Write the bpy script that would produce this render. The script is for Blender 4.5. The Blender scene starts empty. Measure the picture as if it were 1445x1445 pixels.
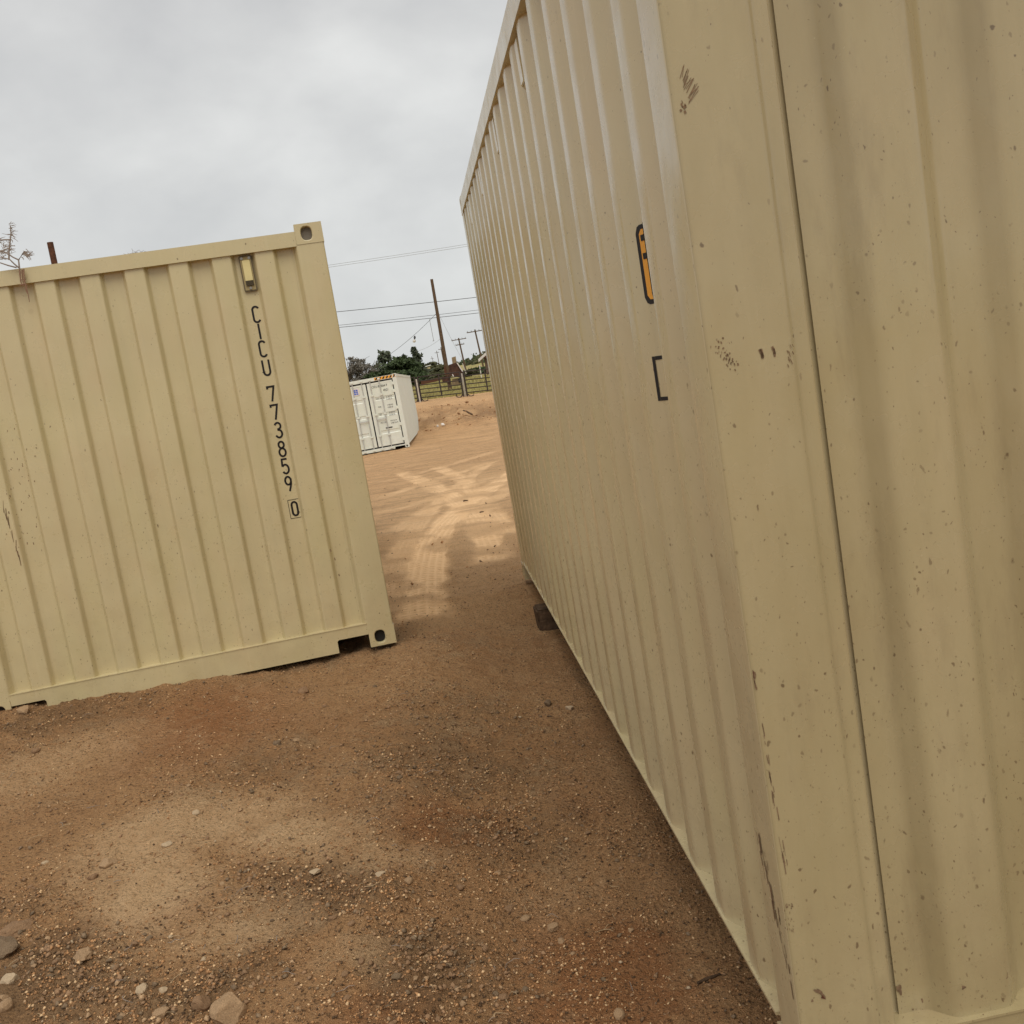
import bpy, bmesh, math, random
import numpy as np
from mathutils import Vector, Matrix, noise as mnoise
random.seed(7); rng = np.random.default_rng(7)
SC = bpy.context.scene
COL = SC.collection

# ------------------------------------------------------------------ camera
CZ = 1.70                                   # eye height
FPX, PITCH, ROLL, HALF = 1466.0, 0.13806, -0.16510, 722.5
def cam_axes():
    f = np.array([0, math.cos(PITCH), -math.sin(PITCH)]); r = np.array([1.0, 0, 0]); u = np.cross(r, f)
    c, s = math.cos(ROLL), math.sin(ROLL)
    return c*r + s*u, -s*r + c*u, f
CR, CU, CF = cam_axes()
cd = bpy.data.cameras.new('camera'); cam = bpy.data.objects.new('camera', cd); COL.objects.link(cam)
cd.sensor_width = 36; cd.lens = FPX/1445*36; cd.clip_end = 4000; cd.clip_start = 0.05
cam.matrix_world = Matrix(((CR[0], CU[0], -CF[0], 0), (CR[1], CU[1], -CF[1], 0), (CR[2], CU[2], -CF[2], CZ), (0, 0, 0, 1)))
SC.camera = cam

# ------------------------------------------------------------------ world, sun, exposure
SUN_EL, SUN_AZ = math.radians(58), math.radians(172)      # azimuth clockwise from +Y: behind the camera, to the right
W = bpy.data.worlds.new('World'); SC.world = W; W.use_nodes = True
nt = W.node_tree; nt.nodes.clear()
def N(nt, typ, **kw):
    n = nt.nodes.new(typ)
    for k, v in kw.items():
        if k == 'ins':
            for a, b in v.items(): n.inputs[a].default_value = b
        else: setattr(n, k, v)
    return n
def lk(nt, a, b): nt.links.new(a, b)
out = N(nt, 'ShaderNodeOutputWorld'); bg = N(nt, 'ShaderNodeBackground', ins={'Strength': 0.1})
sky = N(nt, 'ShaderNodeTexSky', sky_type='NISHITA', sun_disc=False, sun_elevation=SUN_EL, sun_rotation=SUN_AZ)
tc = N(nt, 'ShaderNodeTexCoord'); sep = N(nt, 'ShaderNodeSeparateXYZ'); lk(nt, tc.outputs['Generated'], sep.inputs[0])
zc = N(nt, 'ShaderNodeMath', operation='MAXIMUM', ins={1: 0.0}); lk(nt, sep.outputs['Z'], zc.inputs[0])
za = N(nt, 'ShaderNodeMath', operation='ADD', ins={1: 0.50}); lk(nt, zc.outputs[0], za.inputs[0])
dx = N(nt, 'ShaderNodeMath', operation='DIVIDE'); lk(nt, sep.outputs['X'], dx.inputs[0]); lk(nt, za.outputs[0], dx.inputs[1])
dy = N(nt, 'ShaderNodeMath', operation='DIVIDE'); lk(nt, sep.outputs['Y'], dy.inputs[0]); lk(nt, za.outputs[0], dy.inputs[1])
cb = N(nt, 'ShaderNodeCombineXYZ', ins={2: 0.35}); lk(nt, dx.outputs[0], cb.inputs[0]); lk(nt, dy.outputs[0], cb.inputs[1])
n1 = N(nt, 'ShaderNodeTexNoise', ins={'Scale': 2.9, 'Detail': 7.0, 'Roughness': 0.5, 'Distortion': 0.25}); lk(nt, cb.outputs[0], n1.inputs['Vector'])
n2 = N(nt, 'ShaderNodeTexNoise', ins={'Scale': 8.0, 'Detail': 5.0, 'Roughness': 0.5}); lk(nt, cb.outputs[0], n2.inputs['Vector'])
mx = N(nt, 'ShaderNodeMath', operation='MULTIPLY_ADD', ins={1: 0.35}); lk(nt, n2.outputs[0], mx.inputs[0]); lk(nt, n1.outputs[0], mx.inputs[2])
cr = N(nt, 'ShaderNodeValToRGB'); lk(nt, mx.outputs[0], cr.inputs[0])
cr.color_ramp.elements[0].position = 0.45; cr.color_ramp.elements[0].color = (.53, .532, .54, 1)
cr.color_ramp.elements[1].position = 0.90; cr.color_ramp.elements[1].color = (.80, .80, .785, 1)
e = cr.color_ramp.elements.new(0.66); e.color = (.645, .645, .64, 1)
hz = N(nt, 'ShaderNodeMapRange', ins={1: 0.0, 2: 0.42, 3: 1.0, 4: 0.0}); lk(nt, zc.outputs[0], hz.inputs[0])
hm = N(nt, 'ShaderNodeMath', operation='MULTIPLY', ins={1: 0.40}); lk(nt, hz.outputs[0], hm.inputs[0])
mixh = N(nt, 'ShaderNodeMixRGB', ins={2: (.74, .775, .765, 1)}); lk(nt, hm.outputs[0], mixh.inputs[0]); lk(nt, cr.outputs[0], mixh.inputs[1])
sc = N(nt, 'ShaderNodeVectorMath', operation='SCALE', ins={'Scale': 7.9}); lk(nt, mixh.outputs[0], sc.inputs[0])
mixs = N(nt, 'ShaderNodeMixRGB', ins={0: 0.97}); lk(nt, sky.outputs[0], mixs.inputs[1]); lk(nt, sc.outputs[0], mixs.inputs[2])
lk(nt, mixs.outputs[0], bg.inputs[0]); lk(nt, bg.outputs[0], out.inputs[0])
sl = bpy.data.lights.new('sun', 'SUN'); sl.energy = 1.5; sl.angle = math.radians(50); sl.color = (1.0, .95, .87)
so = bpy.data.objects.new('sun', sl); COL.objects.link(so)
sdir = Vector((math.sin(SUN_AZ)*math.cos(SUN_EL), math.cos(SUN_AZ)*math.cos(SUN_EL), math.sin(SUN_EL)))
so.rotation_euler = sdir.to_track_quat('Z', 'Y').to_euler(); so.location = (10, -10, 30)
vs = SC.view_settings; vs.view_transform = 'Standard'; vs.look = 'None'; vs.gamma = 1; vs.use_curve_mapping = False; vs.exposure = 0.36

# ------------------------------------------------------------------ measuring helpers
def ray(u, v): return CR*((u-HALF)/FPX) + CU*(-(v-HALF)/FPX) + CF
def at(u, v, Y):                            # point Y metres ahead seen in direction (u, v)
    d = ray(u, v); d = d*(Y/d[1]); return Vector((d[0], d[1], d[2]+CZ))
def sm(a, b, x):
    t = np.clip((np.asarray(x, float)-a)/(b-a), 0, 1); return t*t*(3-2*t)

# ------------------------------------------------------------------ value noise on arrays
def _hash(ix, iy, seed):
    h = (ix*374761393 + iy*668265263 + seed*1442695041) & 0xffffffff
    h = ((h ^ (h >> 13))*1274126177) & 0xffffffff
    return ((h ^ (h >> 16)) & 0xffff)/65535.0
def vnoise(x, y, seed=0):
    x = np.asarray(x, float); y = np.asarray(y, float)
    ix = np.floor(x).astype(np.int64); iy = np.floor(y).astype(np.int64); fx = x-ix; fy = y-iy
    fx = fx*fx*(3-2*fx); fy = fy*fy*(3-2*fy)
    a = _hash(ix, iy, seed); b = _hash(ix+1, iy, seed); c = _hash(ix, iy+1, seed); d = _hash(ix+1, iy+1, seed)
    return (a*(1-fx)+b*fx)*(1-fy) + (c*(1-fx)+d*fx)*fy
def fbm(x, y, o=4, seed=0):
    s = 0; a = .5; t = 0
    for i in range(o):
        s = s + a*vnoise(x*2**i, y*2**i, seed+i*17); t += a; a *= .5
    return s/t

# ------------------------------------------------------------------ terrain height
BY = [-400, -20, 0, 3, 6.3, 8, 12, 20, 30, 38, 48, 52, 56, 60, 68, 80, 92, 150, 400, 2500]
BZ = [.0, .0, -.02, .03, .115, .07, -.02, -.27, -.60, -.79, -.80, -.50, -.05, .16, .28, .60, .95, 1.2, 1.6, 4]
HILLX = float(at(840, 480, 260)[0])
def hbase(x, y):
    x = np.asarray(x, float); y = np.asarray(y, float)
    z = np.interp(y, BY, BZ)
    near = 1-sm(10, 18, y)
    z = z - .042*np.clip(x+.84, -6, 4)*near
    z = z - .13*sm(-.75, -.05, x)*(1-sm(7.2, 7.8, y))*(sm(-3, 1, y))
    z = z - .045*np.exp(-((x+1.40)/.45)**2-((y-6.25)/.35)**2)
    far = sm(46, 60, y)
    z = z - .045*np.clip(x+3, -6, 6)*far
    z = z + 11.5*np.exp(-((x-HILLX)/27)**2-((y-260)/70)**2)
    return z
def hrough(x, y):
    r = np.hypot(x, y)
    a = .022*(fbm(x*6.3, y*6.3, 2, 15)-.5) + .045*(fbm(x*.9, y*.9, 3, 3)-.5) + .035*(fbm(x*3.1, y*3.1, 3, 9)-.5)
    g = gravel_mask(x, y)
    a = a + (.022+.034*g)*(fbm(x*13, y*13, 3, 21)-.5)
    a = a + (.010+.016*g)*(fbm(x*42, y*42, 2, 33)-.5)
    bank = np.exp(-((y-54)/4.5)**2)
    a = a + bank*(1.0*(fbm(x*.55, y*.45, 4, 40)-.5) + .55*(fbm(x*1.9, y*1.4, 3, 50)-.5))
    a = a + .10*sm(14, 30, y)*(fbm(x*.5, y*.25, 3, 60)-.5)
    return a
GB = []                                      # gravelly / dusty / red patches: (x, y, rx, ry, kind)
def gflat(u, v, z=0.0):
    d = ray(u, v); t = (z-CZ)/d[2]; return d[0]*t, d[1]*t
def patch(kind, u, v, ru, rv, k=1.0):
    x, y = gflat(u, v); x1, _ = gflat(u+ru, v+.17*-ru); _, y2 = gflat(u, v-rv)
    GB.append((kind, x, y, abs(x1-x)+1e-3, abs(y2-y)+1e-3, k))
for a in [('g', 430, 1290, 120, 55, 1), ('g', 560, 1370, 140, 60, .9), ('g', 60, 1400, 170, 70, .9), ('g', 240, 1425, 140, 40, .8), ('g', 30, 1330, 60, 50, .6),
          ('g', 380, 1110, 130, 50, .6), ('g', 640, 1080, 160, 70, .7), ('g', 680, 1170, 170, 60, .6), ('g', 90, 1055, 160, 35, .7), ('g', 660, 1000, 120, 40, .6),
          ('g', 540, 925, 60, 25, .8), ('g', 650, 910, 90, 40, .5), ('g', 430, 960, 120, 25, .6), ('g', 690, 1370, 110, 60, .4),
          ('d', 150, 1090, 150, 38, .55), ('d', 60, 1130, 100, 45, .6), ('d', 240, 1215, 110, 60, .9), ('d', 230, 1290, 85, 60, 1), ('d', 330, 1195, 130, 45, .9), ('d', 420, 1215, 120, 38, .9),
          ('d', 540, 1225, 130, 30, .7), ('d', 320, 1340, 120, 40, .7), ('d', 450, 1395, 90, 35, .6), ('d', 790, 1215, 120, 60, .35),
          ('d', 640, 690, 160, 60, 1), ('d', 600, 780, 60, 90, .55), ('d', 540, 720, 60, 60, .8), ('d', 690, 750, 60, 40, .6),
          ('r', 300, 1050, 170, 50, .8), ('r', 640, 1165, 90, 40, .9), ('r', 850, 1300, 140, 80, .9), ('r', 560, 1430, 120, 50, .9), ('r', 180, 1335, 140, 30, .6), ('r', 800, 1120, 90, 60, .4), ('r', 960, 1420, 120, 60, .8)]:
    patch(*a)
def mask(kind, x, y):
    X, Y = np.asarray(x, float), np.asarray(y, float); sel = (Y > .3) & (Y < 40) & (np.abs(X) < 12); M_ = np.zeros_like(X); x, y = X[sel], Y[sel]; m = np.zeros_like(x)
    wx = x + .35*(fbm(x*1.3, y*1.3, 3, 70)-.5); wy = y + .5*(fbm(x*1.3, y*1.3, 3, 80)-.5)
    for k, cx, cy, rx, ry, w in GB:
        if k == kind: m = np.maximum(m, w*np.exp(-((wx-cx)/rx)**2*.9-((wy-cy)/ry)**2*.9))
    M_[sel] = m; return M_
def gravel_mask(x, y): return mask('g', x, y)
# tyre tracks: polylines on the ground with widths
TR = []
def track(pts, w, s=1.0): TR.append(([gflat(u, v) for u, v in pts], w, s))
track([(604, 905), (600, 850), (602, 800), (610, 760), (640, 715), (690, 672), (730, 640)], .42, 1)
track([(545, 900), (552, 850), (560, 800), (575, 765), (590, 735), (612, 700), (640, 668), (690, 628)], .30, .7)
track([(700, 800), (690, 760), (668, 720), (640, 690), (610, 668), (560, 640)], .40, .9)
track([(720, 755), (700, 725), (682, 700), (668, 680), (650, 655), (610, 632)], .35, .8)
track([(560, 800), (620, 755), (660, 725), (700, 690), (720, 668)], .35, .6)
track([(520, 760), (560, 745), (600, 705), (640, 690)], .3, .7)
track([(520, 690), (600, 660), (700, 625)], .45, .6)
track([(525, 715), (610, 690), (705, 650)], .35, .5)
track([(520, 660), (600, 640), (700, 605)], .5, .5)
def tracks(x, y):
    X, Y = x, y; sel = (Y > 4) & (Y < 45) & (np.abs(X) < 9); x, y = X[sel], Y[sel]
    best = np.zeros_like(x); ts = np.zeros_like(x); td = np.zeros_like(x); sec = np.zeros_like(x)
    for pts, w, s in TR:
        # smooth the polyline
        P = np.array(pts)
        for _ in range(2):
            Q = [P[0]]
            for a, b in zip(P[:-1], P[1:]): Q += [.75*a+.25*b, .25*a+.75*b]
            Q.append(P[-1]); P = np.array(Q)
        acc = 0.0; dm = np.full_like(x, 9.); ss = np.zeros_like(x); sd = np.zeros_like(x)
        for a, b in zip(P[:-1], P[1:]):
            d = b-a; L = math.hypot(*d)
            if L < 1e-6: continue
            t = np.clip(((x-a[0])*d[0]+(y-a[1])*d[1])/L**2, 0, 1)
            qx = x-a[0]-t*d[0]; qy = y-a[1]-t*d[1]; dd = np.hypot(qx, qy)
            c = dd < dm; dm = np.where(c, dd, dm); ss = np.where(c, acc+t*L, ss); sd = np.where(c, (qx*d[1]-qy*d[0])/L, sd); acc += L
        ww = w*(.85+.3*vnoise(ss*2.1, ss*0+3, 5))
        m = s*(1-sm(ww*.34, ww*.62, dm+.10*(fbm(x*5, y*4, 3, 92)-.5)))*sm(0, .6, ss)*sm(0, .6, acc-ss)*(.50+.50*sm(.36, .60, fbm(x*2.6, y*1.9, 4, 88)))
        c = m > best; sec = np.where(c, best, np.maximum(sec, m)); best = np.where(c, m, best); ts = np.where(c, ss, ts); td = np.where(c, sd, td)
    o = [np.zeros_like(X) for _ in range(4)]
    for a, b in zip(o, (best, ts, td, best*sm(.06, .3, best-sec))): a[sel] = b
    return o
def ground_z(x, y):
    xa = np.array([float(x)]); ya = np.array([float(y)]); return float((hbase(xa, ya)+hrough(xa, ya))[0])
def gnd(u, v):                               # where the line of sight through (u, v) meets the terrain
    d = ray(u, v); t = .5*1.008**np.arange(900)
    below = CZ + d[2]*t < hbase(d[0]*t, d[1]*t); i = int(np.argmax(below)); a, b = t[i-1], t[i]
    t = np.linspace(a, b, 12); i = int(np.argmax(CZ + d[2]*t < hbase(d[0]*t, d[1]*t))); t = t[i]
    return Vector((d[0]*t, d[1]*t, ground_z(d[0]*t, d[1]*t)))

# ------------------------------------------------------------------ mesh builder
class MB:
    def __init__(s): s.v = []; s.f = []; s.m = []; s.sm = []
    def add(s, vs, fs, mi=0, smooth=False):
        b = len(s.v); s.v += [tuple(map(float, q)) for q in vs]
        for f in fs: s.f.append([b+i for i in f]); s.m.append(mi); s.sm.append(smooth)
    def box(s, a, b, mi=0):
        x0, y0, z0 = a; x1, y1, z1 = b
        s.add([(x0,y0,z0),(x1,y0,z0),(x1,y1,z0),(x0,y1,z0),(x0,y0,z1),(x1,y0,z1),(x1,y1,z1),(x0,y1,z1)],
              [(0,3,2,1),(4,5,6,7),(0,1,5,4),(1,2,6,5),(2,3,7,6),(3,0,4,7)], mi)
    def obox(s, c, X, Y, Z, mi=0):           # oriented box: centre and three half-axis vectors
        c, X, Y, Z = Vector(c), Vector(X), Vector(Y), Vector(Z)
        vs = [c+X*i+Y*j+Z*k for k in (-1, 1) for j in (-1, 1) for i in (-1, 1)]
        s.add(vs, [(0,2,3,1),(4,5,7,6),(0,1,5,4),(1,3,7,5),(3,2,6,7),(2,0,4,6)], mi)
    def prism(s, poly, h0, h1, ax='z', mi=0, smooth=False, caps=True):
        P = {'z': lambda p, h: (p[0], p[1], h), 'y': lambda p, h: (p[0], h, p[1]), 'x': lambda p, h: (h, p[0], p[1])}[ax]
        n = len(poly); vs = [P(p, h0) for p in poly]+[P(p, h1) for p in poly]
        s.add(vs, [(i, (i+1) % n, n+(i+1) % n, n+i) for i in range(n)], mi, smooth)
        if caps: s.add(vs, [list(range(n))[::-1], list(range(n, 2*n))], mi)
    def sheet(s, prof, h0, h1, ax='z', mi=0, smooth=True, nseg=1):
        P = {'z': lambda p, h: (p[0], p[1], h), 'y': lambda p, h: (p[0], h, p[1]), 'x': lambda p, h: (h, p[0], p[1])}[ax]
        n = len(prof); hs = [h0+(h1-h0)*i/nseg for i in range(nseg+1)]; vs = [P(p, h) for h in hs for p in prof]
        s.add(vs, [(k*n+i, k*n+i+1, (k+1)*n+i+1, (k+1)*n+i) for k in range(nseg) for i in range(n-1)], mi, smooth)
    def tube(s, pts, rad, n=8, mi=0, smooth=True, cap=True):
        pts = [Vector(p) for p in pts]; N_ = len(pts)
        if not hasattr(rad, '__len__'): rad = [rad]*N_
        vs = []
        for i, p in enumerate(pts):
            t = (pts[min(i+1, N_-1)]-pts[max(i-1, 0)]).normalized()
            a = t.orthogonal().normalized() if abs(t.z) > .9 or True else None
            ref = Vector((0, 0, 1)) if abs(t.z) < .9 else Vector((1, 0, 0))
            a = t.cross(ref).normalized(); b = t.cross(a)
            vs += [p+(a*math.cos(q)+b*math.sin(q))*rad[i] for q in [2*math.pi*k/n for k in range(n)]]
        fs = [(i*n+k, i*n+(k+1) % n, (i+1)*n+(k+1) % n, (i+1)*n+k) for i in range(N_-1) for k in range(n)]
        s.add(vs, fs, mi, smooth)
        if cap: s.add(vs, [list(range(n))[::-1], list(range((N_-1)*n, N_*n))], mi)
    def map(s, fn): s.v = [tuple(fn(q)) for q in s.v]; return s
    def mesh(s, name, mats):
        me = bpy.data.meshes.new(name); me.from_pydata(s.v, [], s.f)
        for m in (mats if isinstance(mats, (list, tuple)) else [mats]): me.materials.append(m)
        me.polygons.foreach_set('material_index', s.m); me.polygons.foreach_set('use_smooth', s.sm); me.update(); return me
    def build(s, name, mats, parent=None, loc=None):
        o = bpy.data.objects.new(name, s.mesh(name, mats)); COL.objects.link(o)
        if parent: o.parent = parent
        if loc is not None: o.location = loc
        return o
def link(name, me, parent=None, loc=(0, 0, 0), rot=(0, 0, 0), scale=None):
    o = bpy.data.objects.new(name, me); COL.objects.link(o); o.location = loc; o.rotation_euler = rot
    if parent: o.parent = parent
    if scale: o.scale = scale
    return o
def empty(name, loc=(0, 0, 0), rz=0):
    o = bpy.data.objects.new(name, None); o.empty_display_size = .2; COL.objects.link(o); o.location = loc; o.rotation_euler = (0, 0, rz); return o
def tag(o, label=None, cat=None, group=None, kind=None):
    if label: o['label'] = label
    if cat: o['category'] = cat
    if group: o['group'] = group
    if kind: o['kind'] = kind
    return o
def fillet(pts, r, n=5):
    out = [pts[0]]
    for a, b, c in zip(pts[:-2], pts[1:-1], pts[2:]):
        A, B, C = Vector(a), Vector(b), Vector(c); d1 = (A-B); d2 = (C-B)
        q = min(r, d1.length*.45, d2.length*.45); p1 = B+d1.normalized()*q; p2 = B+d2.normalized()*q
        for i in range(n+1):
            t = i/n; out.append(tuple(p1*(1-t)**2+B*2*t*(1-t)+p2*t*t))
    out.append(pts[-1]); return out

# ------------------------------------------------------------------ materials
def pmat(name, col, rough=.7, spec=.4, metal=0, var=0.12, scale=6, bump=0, bscale=40):
    m = bpy.data.materials.new(name); m.use_nodes = True; t = m.node_tree; b = t.nodes['Principled BSDF']
    b.inputs['Roughness'].default_value = rough; b.inputs['Specular IOR Level'].default_value = spec; b.inputs['Metallic'].default_value = metal
    co = N(t, 'ShaderNodeTexCoord'); n = N(t, 'ShaderNodeTexNoise', ins={'Scale': scale, 'Detail': 5.0}); lk(t, co.outputs['Object'], n.inputs['Vector'])
    r = N(t, 'ShaderNodeValToRGB'); lk(t, n.outputs[0], r.inputs[0])
    r.color_ramp.elements[0].position = .3; r.color_ramp.elements[1].position = .7
    r.color_ramp.elements[0].color = tuple(c*(1-var) for c in col)+(1,); r.color_ramp.elements[1].color = tuple(min(1, c*(1+var)) for c in col)+(1,)
    lk(t, r.outputs[0], b.inputs['Base Color'])
    if bump:
        n2 = N(t, 'ShaderNodeTexNoise', ins={'Scale': bscale, 'Detail': 4.0}); lk(t, co.outputs['Object'], n2.inputs['Vector'])
        bp = N(t, 'ShaderNodeBump', ins={'Strength': bump, 'Distance': .02}); lk(t, n2.outputs[0], bp.inputs['Height']); lk(t, bp.outputs[0], b.inputs['Normal'])
    return m
def mathn(t, op, a, b=None, c=None):
    n = N(t, 'ShaderNodeMath', operation=op)
    for i, q in enumerate((a, b, c)):
        if q is None: continue
        if hasattr(q, 'links'): lk(t, q, n.inputs[i])
        else: n.inputs[i].default_value = q
    return n.outputs[0]
def mixc(t, fac, a, b):
    n = N(t, 'ShaderNodeMixRGB')
    for i, q in ((0, fac), (1, a), (2, b)):
        if hasattr(q, 'links'): lk(t, q, n.inputs[i])
        else: n.inputs[i].default_value = q if i == 0 else tuple(q)+(1,)
    return n.outputs[0]
def noise(t, vec, scale, detail=4, rough=.5):
    n = N(t, 'ShaderNodeTexNoise', ins={'Scale': scale, 'Detail': detail, 'Roughness': rough}); lk(t, vec, n.inputs['Vector']); return n.outputs[0]
def mapr(t, v, a, b, c=0., d=1.):
    n = N(t, 'ShaderNodeMapRange', ins={1: a, 2: b, 3: c, 4: d}); lk(t, v, n.inputs[0]); return n.outputs[0]
def mapping(t, vec, sx, sy, sz):
    n = N(t, 'ShaderNodeMapping', ins={'Scale': (sx, sy, sz)}); lk(t, vec, n.inputs[0]); return n.outputs[0]
def container_paint(name, col, speck=0.5, rough=.42, dirt=.5, film_shade=0.):
    m = bpy.data.materials.new(name); m.use_nodes = True; t = m.node_tree; b = t.nodes['Principled BSDF']
    co = N(t, 'ShaderNodeTexCoord').outputs['Object']; sp = N(t, 'ShaderNodeSeparateXYZ'); lk(t, co, sp.inputs[0]); z = sp.outputs['Z']
    base = mixc(t, mapr(t, noise(t, co, 1.6, 5), .3, .7), tuple(c*.95 for c in col), tuple(min(1, c*1.04) for c in col))
    base = mixc(t, mathn(t, 'MULTIPLY', mapr(t, noise(t, mapping(t, co, 1, 1, .5), 3.1, 4), .45, .7), .35), base, (col[0]*.93, col[1]*.97, col[2]*.84))
    base = mixc(t, mathn(t, 'MULTIPLY', mapr(t, noise(t, mapping(t, co, 1.3, 1, .6), 4.3, 4), .5, .7), .35), base, (col[0]*1.0, col[1]*.93, col[2]*.92))
    # run-off streaks, paler and darker
    st = noise(t, mapping(t, co, 28, 28, .9), 1.0, 5, .6)
    base = mixc(t, mathn(t, 'MULTIPLY', mapr(t, st, .52, .75), .30*dirt), base, (col[0]*.72, col[1]*.74, col[2]*.78))
    st2 = noise(t, mapping(t, co, 60, 60, 2.2), 1.0, 4, .6)
    base = mixc(t, mathn(t, 'MULTIPLY', mapr(t, st2, .58, .75), .22), base, (min(1, col[0]*1.16), min(1, col[1]*1.18), min(1, col[2]*1.3)))
    if film_shade:      # grey-brown grime on the near end, also darkening it in place of shade
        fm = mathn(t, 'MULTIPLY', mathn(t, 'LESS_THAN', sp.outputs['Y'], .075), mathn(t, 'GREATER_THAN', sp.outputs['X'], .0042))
        fm = mathn(t, 'MULTIPLY', fm, mapr(t, noise(t, mapping(t, co, 2.4, 2.4, .8), 1.4, 6, .62), .30, .70, film_shade*.65, film_shade*1.2))
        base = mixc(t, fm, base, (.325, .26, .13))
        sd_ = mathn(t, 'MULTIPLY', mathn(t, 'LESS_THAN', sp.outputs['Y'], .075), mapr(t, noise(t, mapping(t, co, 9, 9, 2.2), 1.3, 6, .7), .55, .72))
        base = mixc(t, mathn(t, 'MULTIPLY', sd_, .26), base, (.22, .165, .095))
    # dried mud blotches
    v = N(t, 'ShaderNodeTexVoronoi', ins={'Scale': 6.5, 'Randomness': 1.0}); 
    wv = N(t, 'ShaderNodeVectorMath', operation='ADD'); lk(t, co, wv.inputs[0])
    nw = N(t, 'ShaderNodeTexNoise', ins={'Scale': 30.0, 'Detail': 3.0}); lk(t, co, nw.inputs['Vector'])
    sc_ = N(t, 'ShaderNodeVectorMath', operation='SCALE', ins={'Scale': .03}); lk(t, nw.outputs['Color'], sc_.inputs[0]); lk(t, sc_.outputs[0], wv.inputs[1]); lk(t, wv.outputs[0], v.inputs['Vector'])
    sc2 = N(t, 'ShaderNodeSeparateColor'); lk(t, v.outputs['Color'], sc2.inputs[0])
    bl = mathn(t, 'MULTIPLY', mapr(t, mathn(t, 'DIVIDE', v.outputs['Distance'], mathn(t, 'ADD', mathn(t, 'MULTIPLY', sc2.outputs[1], .16), .04)), 1.0, .55), mathn(t, 'GREATER_THAN', sc2.outputs[0], .55))
    base = mixc(t, mathn(t, 'MULTIPLY', bl, .34*speck), base, (.19, .135, .075))
    # rust and mud specks, denser lower down
    dens = mathn(t, 'ADD', mapr(t, z, 2.0, .4, .16, 1.0), mapr(t, noise(t, co, 3.2, 4), .45, .68, -.06, .55))
    sm_ = None
    for scl, seed in ((58, 0.), (120, 3.7)):
        mp = N(t, 'ShaderNodeMapping', ins={'Scale': (1, 1, .62), 'Location': (seed, seed, seed)}); lk(t, wv.outputs[0], mp.inputs[0])
        vv = N(t, 'ShaderNodeTexVoronoi', ins={'Scale': scl}); lk(t, mp.outputs[0], vv.inputs['Vector'])
        s3 = N(t, 'ShaderNodeSeparateColor'); lk(t, vv.outputs['Color'], s3.inputs[0])
        hit = mathn(t, 'LESS_THAN', s3.outputs[0], mathn(t, 'MULTIPLY', dens, speck))
        k = mathn(t, 'MULTIPLY', mapr(t, mathn(t, 'DIVIDE', vv.outputs['Distance'], mathn(t, 'ADD', mathn(t, 'MULTIPLY', s3.outputs[1], .20), .04)), 1.0, .6), hit)
        k = mathn(t, 'MULTIPLY', k, mathn(t, 'ADD', mathn(t, 'MULTIPLY', s3.outputs[2], .6), .3))
        sm_ = k if sm_ is None else mathn(t, 'MAXIMUM', sm_, k)
    base = mixc(t, mathn(t, 'MULTIPLY', sm_, .85), base, (.11, .068, .036))
    # splash dirt near the bottom
    low = mathn(t, 'MULTIPLY', mapr(t, z, .95, .05), mapr(t, noise(t, co, 7, 5, .65), .42, .72))
    base = mixc(t, mathn(t, 'MULTIPLY', low, .38*dirt), base, (.27, .19, .11))
    lk(t, base, b.inputs['Base Color'])
    b.inputs['Specular IOR Level'].default_value = .7
    lk(t, mapr(t, noise(t, co, 9, 4), .3, .7, rough-.06, rough+.10), b.inputs['Roughness'])
    h = mathn(t, 'ADD', mathn(t, 'MULTIPLY', noise(t, mapping(t, co, 1, 1, .5), 5.0, 2), 1.0), mathn(t, 'MULTIPLY', noise(t, co, 160, 2), .012))
    bp = N(t, 'ShaderNodeBump', ins={'Strength': .35, 'Distance': .02}); lk(t, h, bp.inputs['Height']); lk(t, bp.outputs[0], b.inputs['Normal'])
    return m
M = {}
BEIGE = (.565, .477, .272)
M['beige'] = container_paint('beige_paint', BEIGE, .4, .30)
M['beige_worn'] = container_paint('worn_beige_paint', (.552, .464, .278), 1.0, .24, .8, film_shade=.68)
M['white'] = container_paint('white_paint', (.69, .72, .645), .3)
M['black'] = pmat('black_lettering', (.012, .010, .010), .5, .3)
M['gasket'] = pmat('black_rubber', (.02, .02, .02), .8)
M['hole_shade'] = pmat('painted_hole_shade', (.02, .017, .014), .9)  # dark cap colour, puts the shade of the lower casting holes into paint
M['castin'] = pmat('casting_inside', (.16, .14, .11), .7)
M['orange'] = pmat('orange_sticker', (.78, .36, .035), .45, .4, 0, .05)
M['cream'] = pmat('vent_cream', (.68, .58, .28), .5)
M['ventplate'] = pmat('vent_plate', (.34, .27, .125), .5)
M['ventframe'] = pmat('vent_frame', (.13, .10, .055), .55)
M['grille'] = pmat('vent_grille', (.05, .045, .03), .7)
M['screw'] = pmat('screw_steel', (.3, .29, .26), .35, .5, .7)
M['rust'] = pmat('rust', (.10, .042, .022), .85, .3, 0, .4, 30, .4, 60)
M['rustmark'] = pmat('rust_scuff', (.20, .13, .075), .85, .2, 0, .35, 80)
M['steel'] = pmat('galvanised_bar', (.50, .50, .47), .45, .5, .2)
M['blue'] = pmat('blue_print', (.06, .13, .5), .5)
M['timber'] = pmat('old_timber', (.10, .062, .036), .9, .2, 0, .4, 25, .6, 50)
M['pole'] = pmat('pole_wood', (.115, .075, .045), .9, .2, 0, .3, 8, .6, 20)
M['wire'] = pmat('wire', (.06, .062, .065), .6)
M['wire_pale'] = pmat('pale_wire', (.33, .34, .34), .6)
M['fence'] = pmat('fence_pipe', (.045, .035, .03), .7, .3, 0, .4, 10)
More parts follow.
